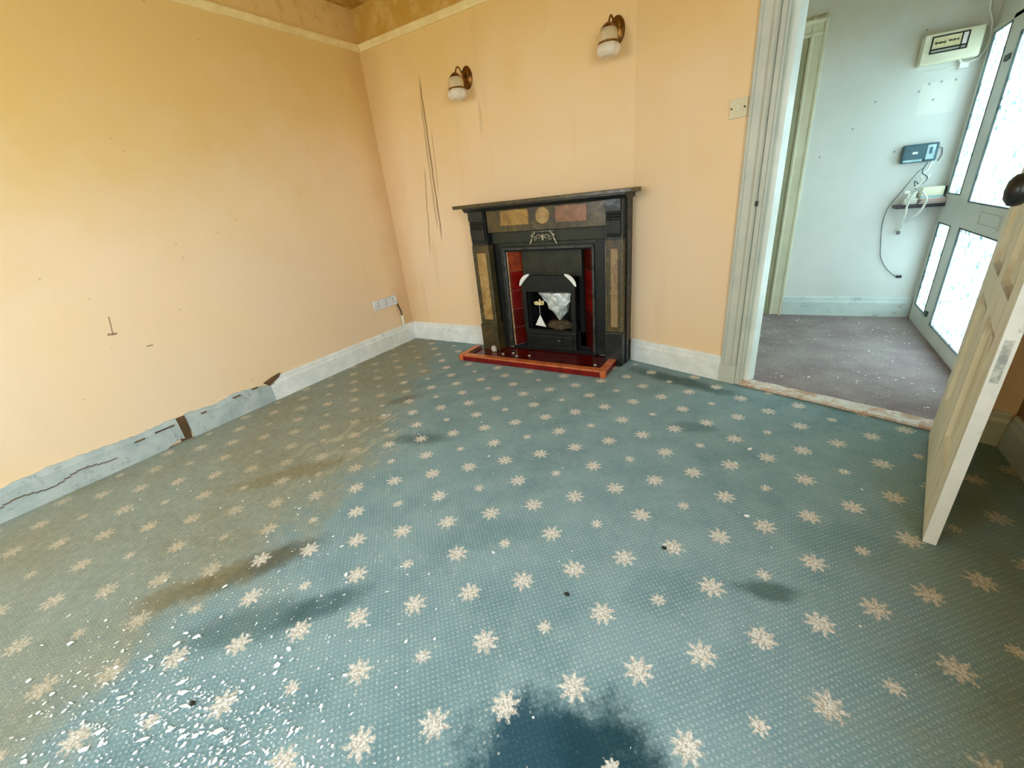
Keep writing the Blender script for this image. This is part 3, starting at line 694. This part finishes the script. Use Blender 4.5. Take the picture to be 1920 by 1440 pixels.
# hood plate above the fire front, firebox behind
b = MB(); b.box(fx(1.30), fx(1.79), -.005, .010, .60, .80)
b.build('hood', MIRON2, ins)
b = MB(); b.box(fx(1.30), fx(1.33), .01, .34, .0, .79); b.box(fx(1.76), fx(1.79), .01, .34, .0, .80); b.box(fx(1.30), fx(1.79), .32, .35, 0, .80); b.box(fx(1.30), fx(1.79), .01, .34, .78, .80); b.box(fx(1.30), fx(1.79), .01, .34, .04, .17)
b.box(fx(1.185), fx(1.91), -.074, .34, .797, .826); b.box(fx(1.185), fx(1.91), .0, .012, 0, .06); b.box(fx(1.185), fx(1.91), -.06, .34, .0, .045); b.build('firebox', MSOOT, ins)
# fire front: black plate with rounded shoulders and a square opening
FY = -.088
def rounded_top(x0, x1, z0, z1, r, n=8):
    p = [(x0, z0), (x1, z0)]
    p += [(x1 - r + r * math.cos(a), z1 - r + r * math.sin(a)) for a in [PI / 2 * k / n for k in range(n + 1)]]
    p += [(x0 + r - r * math.sin(a), z1 - r + r * math.cos(a)) for a in [PI / 2 * k / n for k in range(n + 1)]]
    return p
xa, xb = fx(1.325), fx(1.765)
b = MB()
p = rounded_top(xa, xb, .50, .618, .075); b.prism(p, 'y', FY, FY + .03)
b.box(xa, xa + .035, FY, FY + .03, .205, .50); b.box(xb - .035, xb, FY, FY + .03, .205, .50); b.box(xa, xb, FY, FY + .03, .185, .205)
b.build('fire_front', MIRON, ins)
b = MB(); b.box(xa + .005, xb - .005, FY + .004, FY + .05, .045, .183); b.box(xa + .03, xb - .03, FY - .004, FY + .006, .075, .155); ash = b.build('ash_door', MIRON, ins, .004)
b = MB(); b.ball((fx(1.625), FY - .012, .125), (.016, .010, .010)); b.build('ash_knob', MIRONL, ash, smooth=True)
for s in (-1, 1):
    m = MB(); cx = (xa + .075) if s < 0 else (xb - .075); cz = .543; n = 10; o1 = []; o2 = []
    for k in range(n + 1):
        a = PI / 2 * k / n
        t = math.sin(PI * k / n) ** .6
        o1.append((cx + s * .090 * math.cos(a), cz + .090 * math.sin(a))); o2.append((cx + s * (.083 - .022 * t) * math.cos(a), cz + (.083 - .022 * t) * math.sin(a)))
    m.prism(o1 + o2[::-1], 'y', FY - .008, FY - .0005)
    m.build('corner_guard', MPAPER, ins)['label'] = 'white crescent on the shoulder'
# crest of leaf scrolls
cr = MB()
for s in (-1, 1):
    for (cx, cz, r0, t0) in ((.030, .895, .020, 0.2), (.062, .885, .016, .8), (.085, .90, .011, .3)):
        pts = []
        for k in range(22):
            a = t0 + k * .32; r = r0 * (1 - k / 26)
            pts.append((fx(1.55) + s * (cx + r * math.cos(a)), Y0 - .034, cz + r * math.sin(a)))
        cr.tube(pts, [.0045 * (1 - k / 40) for k in range(22)], 7)
cr.ball((fx(1.55), Y0 - .034, .895), (.012, .01, .026)); cr.box(fx(1.46), fx(1.64), Y0 - .031, Y0 - .024, .93, .936)
for s, dx, dz, rr in ((-1, .095, .87, .5), (1, .095, .868, -.5), (-1, .075, .915, .9), (1, .072, .918, -.9)):
    cr.ball((0, 0, 0), (.007, .005, .030), Matrix.Translation((fx(1.55) + s * dx, Y0 - .033, dz)) @ Matrix.Rotation(rr, 4, 'Y'), 10, 8)
cr.build('crest', MSILV, ins, smooth=True)['label'] = 'silvered leaf crest'

# things in the fire opening
bag = MB(); bm = bag.bm; rnd = random.Random(4)
cols, rows_ = 9, 8; grid = []
for j in range(rows_):
    v = j / (rows_ - 1); row = []
    half = .125 * (1 - v) ** .75 + .006
    for i in range(cols):
        u = i / (cols - 1) * 2 - 1
        row.append((u * half + .03 * v + rnd.uniform(-.006, .006), -.035 - .030 * math.cos(u * 1.3) * (1 - .4 * v) + rnd.uniform(-.016, .016), -v * .20 + rnd.uniform(-.006, .006) * (j > 0)))
    grid.append(row)
for side in (0, 1):
    V = [[bm.verts.new((x, y if side == 0 else .005 - .1 * (y + .03), z)) for (x, y, z) in r] for r in grid]
    for j in range(rows_ - 1):
        for i in range(cols - 1):
            q = (V[j][i], V[j][i + 1], V[j + 1][i + 1], V[j + 1][i])
            bm.faces.new(q[:3]); bm.faces.new((q[0], q[2], q[3]))
    E_ = [V[0][i] for i in range(cols)] + [V[j][-1] for j in range(1, rows_)] + [V[-1][i] for i in range(cols - 2, -1, -1)] + [V[j][0] for j in range(rows_ - 2, 0, -1)]
    if side == 0: E0 = E_
for k in range(len(E0)): bm.faces.new((E0[k], E0[(k + 1) % len(E0)], E_[(k + 1) % len(E_)], E_[k]))
bag.box(-.11, .11, -.012, .012, -.004, .02)
o = bag.build('plastic_bag', MBAG, loc=(1.60, -.035, .492))
tag(o, 'crumpled white plastic bag stuffed into the fireplace opening', 'bag')
ht = thing('paper_tag', 'small white triangular paper tag hanging from a cream bow', 'tag', (1.472, FY - .004, .412))
b = MB()
for s in (-1, 1): b.tube([(0, -.004, 0), (s * .018, -.008, .012), (s * .036, -.006, .012 + .006 * s), (s * .034, -.004, -.004), (s * .016, -.006, -.006), (0, -.004, 0)], [.006, .008, .009, .009, .008, .006], 8)
b.ball((0, -.006, -.002), (.012, .009, .014)); b.ball((.006, -.005, .02), (.008, .006, .016))
b.build('bow', MRIB, ht, smooth=True)
b = MB(); b.tube([(0, -.004, -.012), (.002, -.004, -.09)], .0012, 6); b.build('thread', MPAPER, ht)
b = MB(); b.prism([(.002, -.088), (.047, -.182), (-.044, -.172)], 'y', -.006, -.003); b.build('triangle', MPAPER, ht)
b = MB(); rnd = random.Random(9)
r = bmesh.ops.create_icosphere(b.bm, subdivisions=3, radius=1)
for v in r['verts']:
    k = 1 + rnd.uniform(-.16, .16); v.co = Vector((v.co.x * .105 * k, v.co.y * .05 * k, v.co.z * .042 * k))
o = b.build('crumpled_paper', MBROWN, loc=(1.61, -.03, .232))
tag(o, 'crumpled brown paper lying at the bottom of the fire opening', 'paper')

# ------------------------------------------------------------------ tiled hearth
hx0, hx1, hy0, hy1, hz = .873, 2.098, -.412, -.183, .052
he = thing('tiled_hearth', 'red tiled hearth with orange kerb in front of the fireplace', 'hearth', (1.485, -.3, 0))
lx = lambda x: x - 1.485
ly = lambda y: y + .3
b = MB(); b.box(lx(hx0 + .05), lx(hx1 - .05), ly(hy0 + .05), ly(-.09), 0, .026)
for k in range(7):
    for j in range(2):
        xx = lx(hx0 + .055 + k * .1585); b.box(xx, xx + .156, ly(hy0 + .055 + j * .135), ly(hy0 + .187 + j * .135), .026, .029)
b.build('inner_tiles', MTILED, he)
b = MB(); b.box(lx(hx0 + .004), lx(hx1 - .004), ly(hy0 + .004), ly(hy0 + .05), 0, hz - .003)
b.box(lx(hx0 + .004), lx(hx0 + .05), ly(hy0 + .05), ly(hy1 + .02), 0, hz - .003); b.box(lx(hx1 - .05), lx(hx1 - .004), ly(hy0 + .05), ly(hy1 + .02), 0, hz - .003)
b.build('kerb_core', MGROUT, he)
b = MB(); n = 8; x0, x1 = hx0 + .036, hx1 - .036
for k in range(n):
    a = x0 + (x1 - x0) * k / n; c = x0 + (x1 - x0) * (k + 1) / n
    b.box(lx(a) + .0015, lx(c) - .0015, ly(hy0), ly(hy0 + .006), .002, hz - .012)
for k in range(2):
    ya = hy0 + .036 + k * .100
    for xx in (hx0, hx1 - .006): b.box(lx(xx), lx(xx + .006), ly(ya) + .0015, ly(ya + .100) - .0015, .002, hz - .012)
b.build('kerb_face_tiles', MTILER, he, .0015)
b = MB(); n = 8
for k in range(n):
    a = hx0 + .036 + (hx1 - hx0 - .072) * k / n; c = hx0 + .036 + (hx1 - hx0 - .072) * (k + 1) / n
    b.box(lx(a) + .001, lx(c) - .001, ly(hy0 - .002), ly(hy0 + .052), hz - .012, hz)
for xx in (hx0 - .002, hx1 - .050):
    for k in range(2): b.box(lx(xx), lx(xx + .052), ly(hy0 + .054 + k * .096), ly(hy0 + .148 + k * .096), hz - .012, hz)
b.build('kerb_cap_tiles', MTILEO, he, .003)
for xx in (hx0 - .003, hx1 - .034):
    b = MB(); b.box(lx(xx), lx(xx + .037), ly(hy0 - .003), ly(hy0 + .036), 0, hz + .0005); b.box(lx(xx), lx(xx + .037), ly(hy0 + .03), ly(hy0 + .055), hz - .012, hz)
    b.build('corner_tile', MTILEO, he, .004)['label'] = 'orange rounded corner tile'
b = MB(); rnd = random.Random(2); r = bmesh.ops.create_icosphere(b.bm, subdivisions=2, radius=1)
for v in r['verts']: k = 1 + rnd.uniform(-.2, .2); v.co = Vector((v.co.x * .026 * k, v.co.y * .02 * k, max(-.02, v.co.z * .03 * k)))
o = b.build('plaster_lump', MPLAS, loc=(1.085, -.215, .049)); tag(o, 'pale plaster lump on the hearth by the left fireplace plinth', 'rubble')
rnd = random.Random(12)
for k, (xx, yy) in enumerate(((1.20, -.26), (1.27, -.22), (1.33, -.27), (1.43, -.24), (1.98, -.28))):
    b = MB(); r = bmesh.ops.create_icosphere(b.bm, subdivisions=1, radius=1)
    for v in r['verts']: q = 1 + rnd.uniform(-.3, .3); v.co = Vector((v.co.x * .012 * q, v.co.y * .009 * q, max(-.005, v.co.z * .007 * q)))
    o = b.build('plaster_crumb', MPLAS, loc=(xx, yy, .034))
    tag(o, 'tiny grey plaster crumb among others on the hearth tiles', 'rubble', 'plaster crumbs on the hearth')

# ------------------------------------------------------------------ wall lamps
def lamp(x, z, label, turn):
    r = thing('wall_lamp', label, 'wall lamp', (x, 0, z), 0, 'wall lamps above the fireplace')
    b = MB(); b.lathe([(.001, .0), (.052, .0), (.055, .004), (.050, .010), (.036, .014), (.030, .020), (.012, .024), (.001, .024)], 32, Matrix.Diagonal((.82, 1, 1.25, 1)) @ Matrix.Rotation(PI / 2, 4, 'X'))
    b.lathe([(.020, .012), (.026, .016), (.026, .020), (.020, .022)], 24, Matrix.Translation((0, 0, .022)) @ Matrix.Rotation(PI / 2, 4, 'X'))
    b.build('backplate', MBRASS, r, smooth=True)
    G = -.042; c = Vector((-.010 * turn, -.125, G))     # centre of the glass
    pts = []
    for k in range(25):
        t = k / 24; a = -.4 + t * (PI + .4)
        pts.append((c.x * t, -.022 + (c.y + .022) * (t ** .8), .004 + .066 * math.sin(a * .93) * (.4 + .6 * t ** .4) + (G + .02) * t))
    pts.append((c.x, c.y, .045 + G))
    b = MB(); b.tube(pts, .0048, 10)
    b.tube([(0.0, -.03, .035 ), (.0, -.05, .03), (0, -.058, .012), (0, -.045, -.002), (0, -.03, .004)], .0042, 8)
    b.build('scroll_arm', MBRASS, r, smooth=True)
    Mc = Matrix.Translation((c.x, c.y, G))
    b = MB(); b.lathe([(.004, .058), (.012, .055), (.020, .050), (.030, .042), (.040, .030), (.042, .027), (.030, .036), (.004, .044)], 32, Mc); b.build('gallery_cap', MBRASS, r, smooth=True)
    b = MB(); b.lathe([(.036, .034), (.046, .020), (.051, .002), (.052, -.020), (.050, -.034), (.046, -.034), (.048, -.018), (.047, .002), (.042, .018), (.032, .031)], 36, Mc, cap=False); b.build('upper_shade', MLGLASS, r, smooth=True)
    b = MB(); b.lathe([(.050, -.031), (.055, -.033), (.056, -.037), (.052, -.041), (.047, -.039)], 36, Mc, cap=False); b.build('band', MBRASS, r, smooth=True)
    b = MB(); bm = b.bm; rings = []
    prof = [(.050, -.040), (.060, -.052), (.065, -.066), (.062, -.080), (.050, -.094), (.030, -.100), (.026, -.096), (.046, -.090), (.058, -.078), (.061, -.066), (.056, -.054), (.046, -.043)]
    for (rr, hh) in prof:
        rings.append([bm.verts.new((c.x + rr * (1 + .05 * math.cos(8 * a)) * math.cos(a), c.y + rr * (1 + .05 * math.cos(8 * a)) * math.sin(a), hh + G)) for a in [2 * PI * q / 64 for q in range(64)]])
    for A, B in zip(rings, rings[1:]):
        for q in range(64): bm.faces.new((A[q], A[(q + 1) % 64], B[(q + 1) % 64], B[q]))
    b.build('fluted_glass_bell', MCGLASS, r, smooth=True)
    b = MB(); b.lathe([(.001, .03), (.014, .03), (.014, -.02), (.012, -.024), (.001, -.024)], 20, Mc); b.build('bulb_holder', MBRASS, r)
    return r
lamp(.985, 1.955, 'brass and glass wall lamp nearer the room corner', 1)
lamp(2.045, 1.965, 'brass and glass wall lamp nearer the doorway', 1)

# ------------------------------------------------------------------ switch, socket, pipe on the room walls
sw = thing('light_switch', 'aged cream light switch beside the door casing', 'light switch', W(DOORW, .60, 0, 1.458), ANG)
b = MB(); b.box(-.043, .043, -.009, 0, -.043, .043); b.build('plate', simple('yellowed_switch_plastic', L(228, 218, 184), L(216, 206, 172), 6, .4), sw, .003)
b = MB(); b.box(-.008, .008, -.0135, -.008, -.014, .014); b.build('rocker', MCREAM, sw, .002)
for s in (-1, 1):
    b = MB(); b.lathe([(.001, .0), (.0045, 0), (.0045, .0015), (.001, .002)], 10, Matrix.Translation((s * .031, -.009, 0)) @ Matrix.Rotation(PI / 2, 4, 'X'))
    b.build('screw', MBLK, sw)
so = thing('wall_socket', 'long white multi socket plate low on the left wall', 'socket', W(LEFT, -.295, 0, .42), PI / 2)
b = MB(); b.box(-.135, .135, -.016, 0, -.043, .043); b.build('plate', simple('cool_white_plastic', L(226, 230, 232), L(208, 214, 220), 9, .4), so, .004)
for cx in (-.09, 0, .09):
    b = MB(); b.box(cx - .003, cx + .003, -.0172, -.015, .008, .020); b.box(cx - .014, cx - .006, -.0172, -.015, -.014, -.009); b.box(cx + .006, cx + .014, -.0172, -.015, -.014, -.009)
    b.build('pin_holes', MBLK, so)
    b = MB(); b.box(cx + .022, cx + .034, -.020, -.015, .008, .028); b.build('rocker', MWHITE, so, .002)
b = MB(); b.tube([W(LEFT, -.135, -.013, .168), W(LEFT, -.135, -.013, .255)], .012, 14); b.tube([W(LEFT, -.135, -.013, .25), W(LEFT, -.135, -.013, .262)], .0135, 14)
o = b.build('pipe_stub', MCREAM); tag(o, 'short cream pipe stub standing on the baseboard in the corner', 'pipe')
b = MB(); b.tube([W(LEFT, -.135, -.012, .262), W(LEFT, -.133, -.010, .30), W(LEFT, -.15, -.008, .345), W(LEFT, -.165, -.006, .42), W(LEFT, -.16, -.004, .46)], [.006, .007, .008, .005, .003], 8)
o = b.build('cable', simple('old_brown_cable', L(96, 70, 36), L(70, 50, 26), 20, .6)); tag(o, 'old brown cable rising from the pipe stub beside the socket', 'cable')

# ------------------------------------------------------------------ hall fittings
HR = HANG
fb = thing('fuse_box', 'cream fuse box with a black framed label on the hall wall', 'fuse box', W(HALLW, .768, 0, 1.77), HR)
b = MB(); b.prism([(-.140, -.082), (.140, -.082), (.140, .078), (-.140, .078)], 'y', -.075, 0); b.build('casing', MCREAM, fb, .006)
b = MB(); ring(b, -.105, .072, -.030, .062, .007, -.079, -.072); b.box(.036, .042, -.079, -.072, -.028, .06); b.box(-.105, .072, -.079, -.072, -.012, -.004)
b.build('window_frame', MBLK, fb)
b = MB(); b.box(-.098, .036, -.0765, -.073, -.004, .055); lb = b.build('label_card', MLABEL, fb)
b = MB(); rnd = random.Random(3)
def squiggle(m, x0, x1, z, amp):
    pts = []; n = int((x1 - x0) / .0022)
    for k in range(n + 1):
        pts.append((x0 + (x1 - x0) * k / n, -.0772, z + amp * math.sin(k * 1.9) * (.6 + .4 * math.sin(k * .7))))
    m.tube(pts, .0022, 5)
squiggle(b, -.086, -.036, .024, .009); squiggle(b, -.022, .026, .027, .0075)
b.build('handwriting', MINK, lb)
b = MB(); b.box(.043, .066, -.0765, -.073, -.003, .055); b.build('side_card', MPAGE, fb)
b = MB(); b.box(-.098, .066, -.0760, -.073, -.024, -.012); b.build('lower_strip', simple('grey_card', L(176, 178, 160), L(160, 162, 146), 8, .5), fb)
b = MB(); b.tube([W(HALLW, .90, -.012, 2.55), W(HALLW, .905, -.012, 2.05), W(HALLW, .915, -.014, 1.93), W(HALLW, .945, -.02, 1.86), W(HALLW, .955, -.022, 1.78), W(HALLW, .950, -.024, 1.72), W(HALLW, .925, -.026, 1.678), W(HALLW, .88, -.026, 1.665), W(HALLW, .85, -.024, 1.672), W(HALLW, .835, -.03, 1.69)], .006, 8)
o = b.build('cable', MWHITE); tag(o, 'white cable looping down the hall corner into the fuse box', 'cable')
b = MB(); b.box(-.022, .022, -.030, 0, -.014, .014); b.tube([(-.022, -.012, 0), (-.12, -.008, -.004), (-.19, -.006, .0)], .0022, 6)
o = b.build('cable_clip', MWHITE, loc=W(HALLW, .865, 0, 1.655), rotz=HR); tag(o, 'small white cable clip box under the fuse box', 'cable clip')
# smart meter style unit
mt = thing('control_unit', 'dark teal electronic unit with pale screen on the hall wall', 'control unit', W(HALLW, .755, 0, 1.172), HR)
b = MB(); b.box(-.094, .096, -.045, 0, -.058, .058); b.build('casing', MTEAL, mt, .012)
b = MB(); b.box(.034, .078, -.048, -.044, -.044, .046); sc = b.build('screen', MSCREEN, mt, .003)
b = MB(); b.box(.048, .062, -.0495, -.047, -.01, .03); b.build('screen_digits', MTEAL, sc)
b = MB(); b.box(-.040, -.012, -.0475, -.044, -.004, .010); b.build('badge', MWHITE, mt)
b = MB(); b.box(-.082, .020, -.047, -.044, -.052, -.038); b.build('lower_strip', MSCREEN, mt, .002)
b = MB(); b.box(.022, .034, -.047, -.044, -.054, -.040); b.build('button', MBLK, mt, .002)
b = MB(); b.tube([W(HALLW, .85, -.008, 1.20), W(HALLW, .878, -.008, 1.19), W(HALLW, .885, -.008, 1.15), W(HALLW, .872, -.008, 1.11)], .0025, 7)
o = b.build('cable', MGREY); tag(o, 'thin grey cable curling beside the teal control unit', 'cable')
# shelf and what lies on it
SZ = .842
b = MB(); b.box(.685, 1.045 - .09, -.125, 0, SZ - .022, SZ); sh = b.build('wall_shelf', MSHELF, loc=HALLW[0], rotz=HR, bevel=.003)
tag(sh, 'dark purple brown shelf under the fuse box in the hall', 'shelf')
bks = ((.80, .945, MNAVY, .012, 'dark navy booklet lowest in the pile on the hall shelf'), (.806, .940, MPINKC, .010, 'pale pink booklet in the middle of the shelf pile'), (.812, .948, MRED, .009, 'dull red booklet upper in the pile on hall shelf'), (.805, .935, MPAGE, .006, 'thin white booklet topmost of the pile on hall shelf'))
z = SZ
for (x0, x1, mm, t, lab) in bks:
    bk = thing('booklet', lab, 'booklet', W(HALLW, (x0 + x1) / 2, -.065, z), HR + random.uniform(-.06, .06), 'booklets on the hall shelf')
    w = (x1 - x0) / 2
    b = MB(); b.box(-w, w, -.050, .048, t * .2, t * .8); b.build('pages', MPAGE, bk)
    b = MB(); b.box(-w - .001, w + .001, -.052, .05, t * .8, t); b.box(-w - .001, w + .001, -.052, .05, 0, t * .2); b.box(-w - .001, w + .001, .048, .05, 0, t); b.build('cover', mm, bk)
    z += t
rt = thing('router', 'small cream and blue box standing on the booklets in the hall', 'router', W(HALLW, .872, -.055, z), HR)
b = MB(); b.box(-.058, .062, -.022, .028, 0, .072); b.build('casing', MCREAM, rt, .008)
b = MB(); b.box(-.058, .062, -.0235, .0, .0, .016); b.build('base', MSCREEN, rt, .003)
b = MB(); b.box(.062, .072, -.02, .024, .02, .066); b.build('side_plug', MBLK, rt, .002)
# plug adaptors and tangled leads
ad = thing('plug_adaptor', 'white plug adaptor block tangled in leads on the hall shelf', 'plug adaptor', W(HALLW, .762, -.062, SZ), HR)
b = MB(); b.box(-.040, .036, -.035, .028, 0, .040); b.build('block', MWHITE, ad, .006)
b = MB(); b.box(-.026, .024, -.026, .020, .040, .072); b.build('plug', MWHITE, ad, .008)
b = MB(); b.box(-.045, -.012, -.018, .022, .072, .094); b.build('plug', MWHITE, ad, .006)
def cable(pts, r, m, label, nm='cable'):
    # smooth the control points (Catmull-Rom)
    P = [Vector(p) for p in pts]; out = []
    for i in range(len(P) - 1):
        p0, p1, p2, p3 = P[max(i - 1, 0)], P[i], P[i + 1], P[min(i + 2, len(P) - 1)]
        for k in range(6):
            t = k / 6
            out.append(.5 * ((2 * p1) + (p2 - p0) * t + (2 * p0 - 5 * p1 + 4 * p2 - p3) * t * t + (3 * p1 - p0 - 3 * p2 + p3) * t ** 3))
    out.append(P[-1])
    b = MB(); b.tube([W(HALLW, *p) for p in out], r, 8)
    o = b.build(nm, m, smooth=True); tag(o, label, 'cable'); return o
cable([(.77, -.14, .93), (.745, -.145, .90), (.735, -.145, .84), (.738, -.14, .78), (.752, -.05, .73), (.765, -.03, .69), (.758, -.02, .655)], .0072, MWHITE, 'white lead hanging below the shelf in a narrow loop')
cable([(.80, -.13, .93), (.83, -.145, .88), (.825, -.145, .83), (.80, -.14, .78), (.775, -.06, .735)], .0072, MWHITE, 'white lead crossing the shelf front to its right end')
cable([(.83, -.05, 1.115), (.815, -.055, 1.06), (.79, -.05, 1.03), (.81, -.06, 1.0), (.84, -.055, 1.03), (.80, -.065, .98), (.77, -.06, .95)], .006, MWHITE, 'white lead knotted below the teal control unit')
cable([(.81, -.05, 1.11), (.79, -.06, 1.05), (.825, -.07, 1.01), (.80, -.05, .97), (.765, -.05, .995), (.78, -.06, .94)], .003, MTEAL, 'thin blue grey lead coiled under the control unit')
cable([(.80, -.05, 1.08), (.765, -.04, 1.04), (.71, -.03, .93), (.672, -.02, .855), (.655, -.015, .80), (.652, -.012, .70), (.672, -.012, .56), (.69, -.012, .47), (.735, -.012, .39), (.79, -.012, .335), (.815, -.014, .323)], .0028, MGREY, 'thin grey lead trailing down the hall wall from the shelf')
b = MB(); b.box(-.016, .016, -.022, -.002, -.009, .009); o = b.build('plug', MBLK, loc=W(HALLW, .83, 0, .318), rotz=HR, bevel=.003); tag(o, 'small black plug at the end of the trailing grey lead', 'plug')
b = MB(); b.box(-.009, .009, -.034, -.010, -.012, .012); o = b.build('plug', MGREY, loc=W(HALLW, .756, 0, .645), rotz=HR, bevel=.003); tag(o, 'small grey plug ending the white loop under the shelf', 'plug')

# ------------------------------------------------------------------ litter on the carpet
rnd = random.Random(21)
def flake_verts(m, x, y, s, asp, rot, z=.004, lift=.004):
    n = rnd.choice((4, 5, 5, 6)); pts = []
    for k in range(n):
        a = 2 * PI * (k + rnd.uniform(-.3, .3)) / n; q = s * rnd.uniform(.6, 1.15)
        u, v = q * math.cos(a), q * asp * math.sin(a)
        pts.append((u * math.cos(rot) - v * math.sin(rot), u * math.sin(rot) + v * math.cos(rot)))
    tx, ty = rnd.uniform(-.12, .12), rnd.uniform(-.12, .12)
    A = [m.bm.verts.new((x + p[0], y + p[1], z + lift * .5 + p[0] * tx + p[1] * ty)) for p in pts]
    B = [m.bm.verts.new((v.co.x, v.co.y, v.co.z + .0014)) for v in A]
    m.bm.faces.new(A[::-1]); m.bm.faces.new(B)
    for k in range(n): m.bm.faces.new((A[k], A[(k + 1) % n], B[(k + 1) % n], B[k]))
# larger flakes, one object each
bigs = [(1.587, -2.892, .026, .32), (1.735, -2.80, .022, .5), (1.78, -2.815, .028, .35), (1.70, -2.79, .018, .6), (1.64, -2.955, .024, .4), (1.655, -2.99, .020, .6), (1.55, -2.74, .016, .7), (1.535, -2.71, .014, .6),
        (1.88, -2.74, .024, .22), (1.93, -2.80, .024, .5), (1.97, -2.80, .020, .35), (1.906, -2.63, .016, .9), (1.555, -2.83, .016, .5), (1.52, -2.80, .012, .6), (1.81, -2.86, .018, .45), (1.86, -2.85, .020, .4),
        (1.70, -2.88, .014, .5), (2.06, -2.83, .016, .9), (2.02, -2.78, .018, .25), (1.62, -2.76, .015, .6), (1.58, -2.70, .020, .5), (1.006, -1.375, .022, .45), (1.04, -1.36, .014, .5), (1.77, -2.905, .02, .4), (1.84, -2.79, .014, .6), (2.985, -.985, .02, .6), (2.50, -2.66, .022, .3), (2.52, -2.62, .015, .5)]
for (x, y, s, asp) in bigs:
    m = MB(); flake_verts(m, 0, 0, s * .72, asp, rnd.uniform(.5, 1.3))
    o = m.build('paint_flake', MFLAKE, loc=(x, y, 0))
    near = y < -2.5
    tag(o, 'larger white paint flake lying on the carpet at near left' if near and x < 2.2 else ('white paint flake on the carpet near the dark patch' if near else ('white paint flake on the carpet before the fireplace hearth' if x < 2 else 'white flake on the carpet short of the doorway')), 'paint flake',
        'larger paint flakes at near left' if near and x < 2.2 else ('paint flakes by the dark patch' if near else ('paint flakes before the hearth' if x < 2 else None)))
m = MB()
for k in range(1150):
    q = rnd.random()
    if q < .62:
        t = rnd.gauss(0, .5); x = 1.80 + t * .5 + rnd.gauss(0, .09); y = -2.86 + t * .12 + rnd.gauss(0, .10)
    elif q < .8: x = rnd.gauss(2.05, .14); y = rnd.gauss(-2.80, .08)
    elif q < .93: x = rnd.gauss(1.75, .3); y = rnd.gauss(-2.55, .22)
    else: x = rnd.uniform(.4, 3.4); y = rnd.uniform(-2.6, -.8)
    if x < .1 or x > 3.4 or y > -.5: continue
    flake_verts(m, x, y, abs(rnd.gauss(0, .0032)) + .0015, rnd.uniform(.3, .9), rnd.uniform(0, 3), .003, .003)
o = m.build('paint_debris', MFLAKE); tag(o, 'fine white paint crumbs scattered over the near left carpet', 'debris', None, 'stuff')
m = MB()
for k in range(160):
    x = rnd.uniform(2.95, 3.88); y = rnd.uniform(-.35, 1.36)
    if y < -.243 - .329 * (x - 2.94) + .16: continue
    flake_verts(m, x, y, abs(rnd.gauss(0, .004)) + .002, rnd.uniform(.3, .9), rnd.uniform(0, 3), .003, .003)
o = m.build('paint_debris', MFLAKE); tag(o, 'white crumbs scattered over the hall floor', 'debris', None, 'stuff')
for (x, y, lab) in ((2.775, -1.735, 'tiny black crumb on the carpet left of the faint stain by the door'), (2.55, -2.05, 'tiny black crumb on the carpet in mid room'), (1.79, -2.80, 'tiny black crumb among the white paint flakes'), (3.16, -2.40, 'tiny black crumb on the carpet at near right')):
    m = MB(); m.ball((0, 0, .004), (.009, .006, .005), None, 10, 8); o = m.build('crumb', MCHIP, loc=(x, y, 0)); tag(o, lab, 'crumb')

# ------------------------------------------------------------------ light
wd = bpy.data.worlds.new('overcast_sky'); SC.world = wd; wd.use_nodes = True
nt = wd.node_tree; nt.nodes.clear()
ow = nt.nodes.new('ShaderNodeOutputWorld'); bg = nt.nodes.new('ShaderNodeBackground')
bg.inputs[0].default_value = (.85, .98, 1.07, 1); bg.inputs[1].default_value = 4.0
nt.links.new(bg.outputs[0], ow.inputs[0])
def portal(name, loc, rot, sx, sy):
    l = bpy.data.lights.new(name, 'AREA'); l.shape = 'RECTANGLE'; l.size = sx; l.size_y = sy; l.cycles.is_portal = True
    o = bpy.data.objects.new(name, l); COL.objects.link(o); o.location = loc; o.rotation_euler = rot
portal('window_portal', (4.04, (RY0 + RY1) / 2, (WZ0 + WZ1) / 2), (0, PI / 2, 0), WZ1 - WZ0, RY1 - RY0)
portal('front_portal', ((WX0 + WX1) / 2, -4.73, (FZ0 + FZ1) / 2), (PI / 2, 0, 0), WX1 - WX0, FZ1 - FZ0)
portal('entrance_portal', (4.03, .62, .92), (0, PI / 2, 0), 1.8, 1.7)

# ------------------------------------------------------------------ camera
cam = bpy.data.cameras.new('camera'); co = bpy.data.objects.new('camera', cam); COL.objects.link(co)
R = ((0.854772, 0.129577, -0.502569), (0.50965, -0.392582, 0.765596), (-0.098095, -0.910543, -0.401607))
m = Matrix([[R[i][0], -R[i][1], -R[i][2], (2.974244, -2.881962, 1.15)[i]] for i in range(3)] + [[0, 0, 0, 1]])
co.matrix_world = m
cam.sensor_fit = 'HORIZONTAL'; cam.sensor_width = 36; cam.lens = 780 / 1920 * 36; cam.clip_start = .02
SC.camera = co
SC.view_settings.view_transform = 'Standard'; SC.view_settings.look = 'None'; SC.view_settings.gamma = 1
SC.view_settings.use_curve_mapping = False
SC.view_settings.exposure = 1.4
SC.cycles.max_bounces = 10; SC.cycles.diffuse_bounces = 6; SC.cycles.transparent_max_bounces = 12
SC.cycles.sample_clamp_indirect = 8
SC.cycles.use_denoising = True
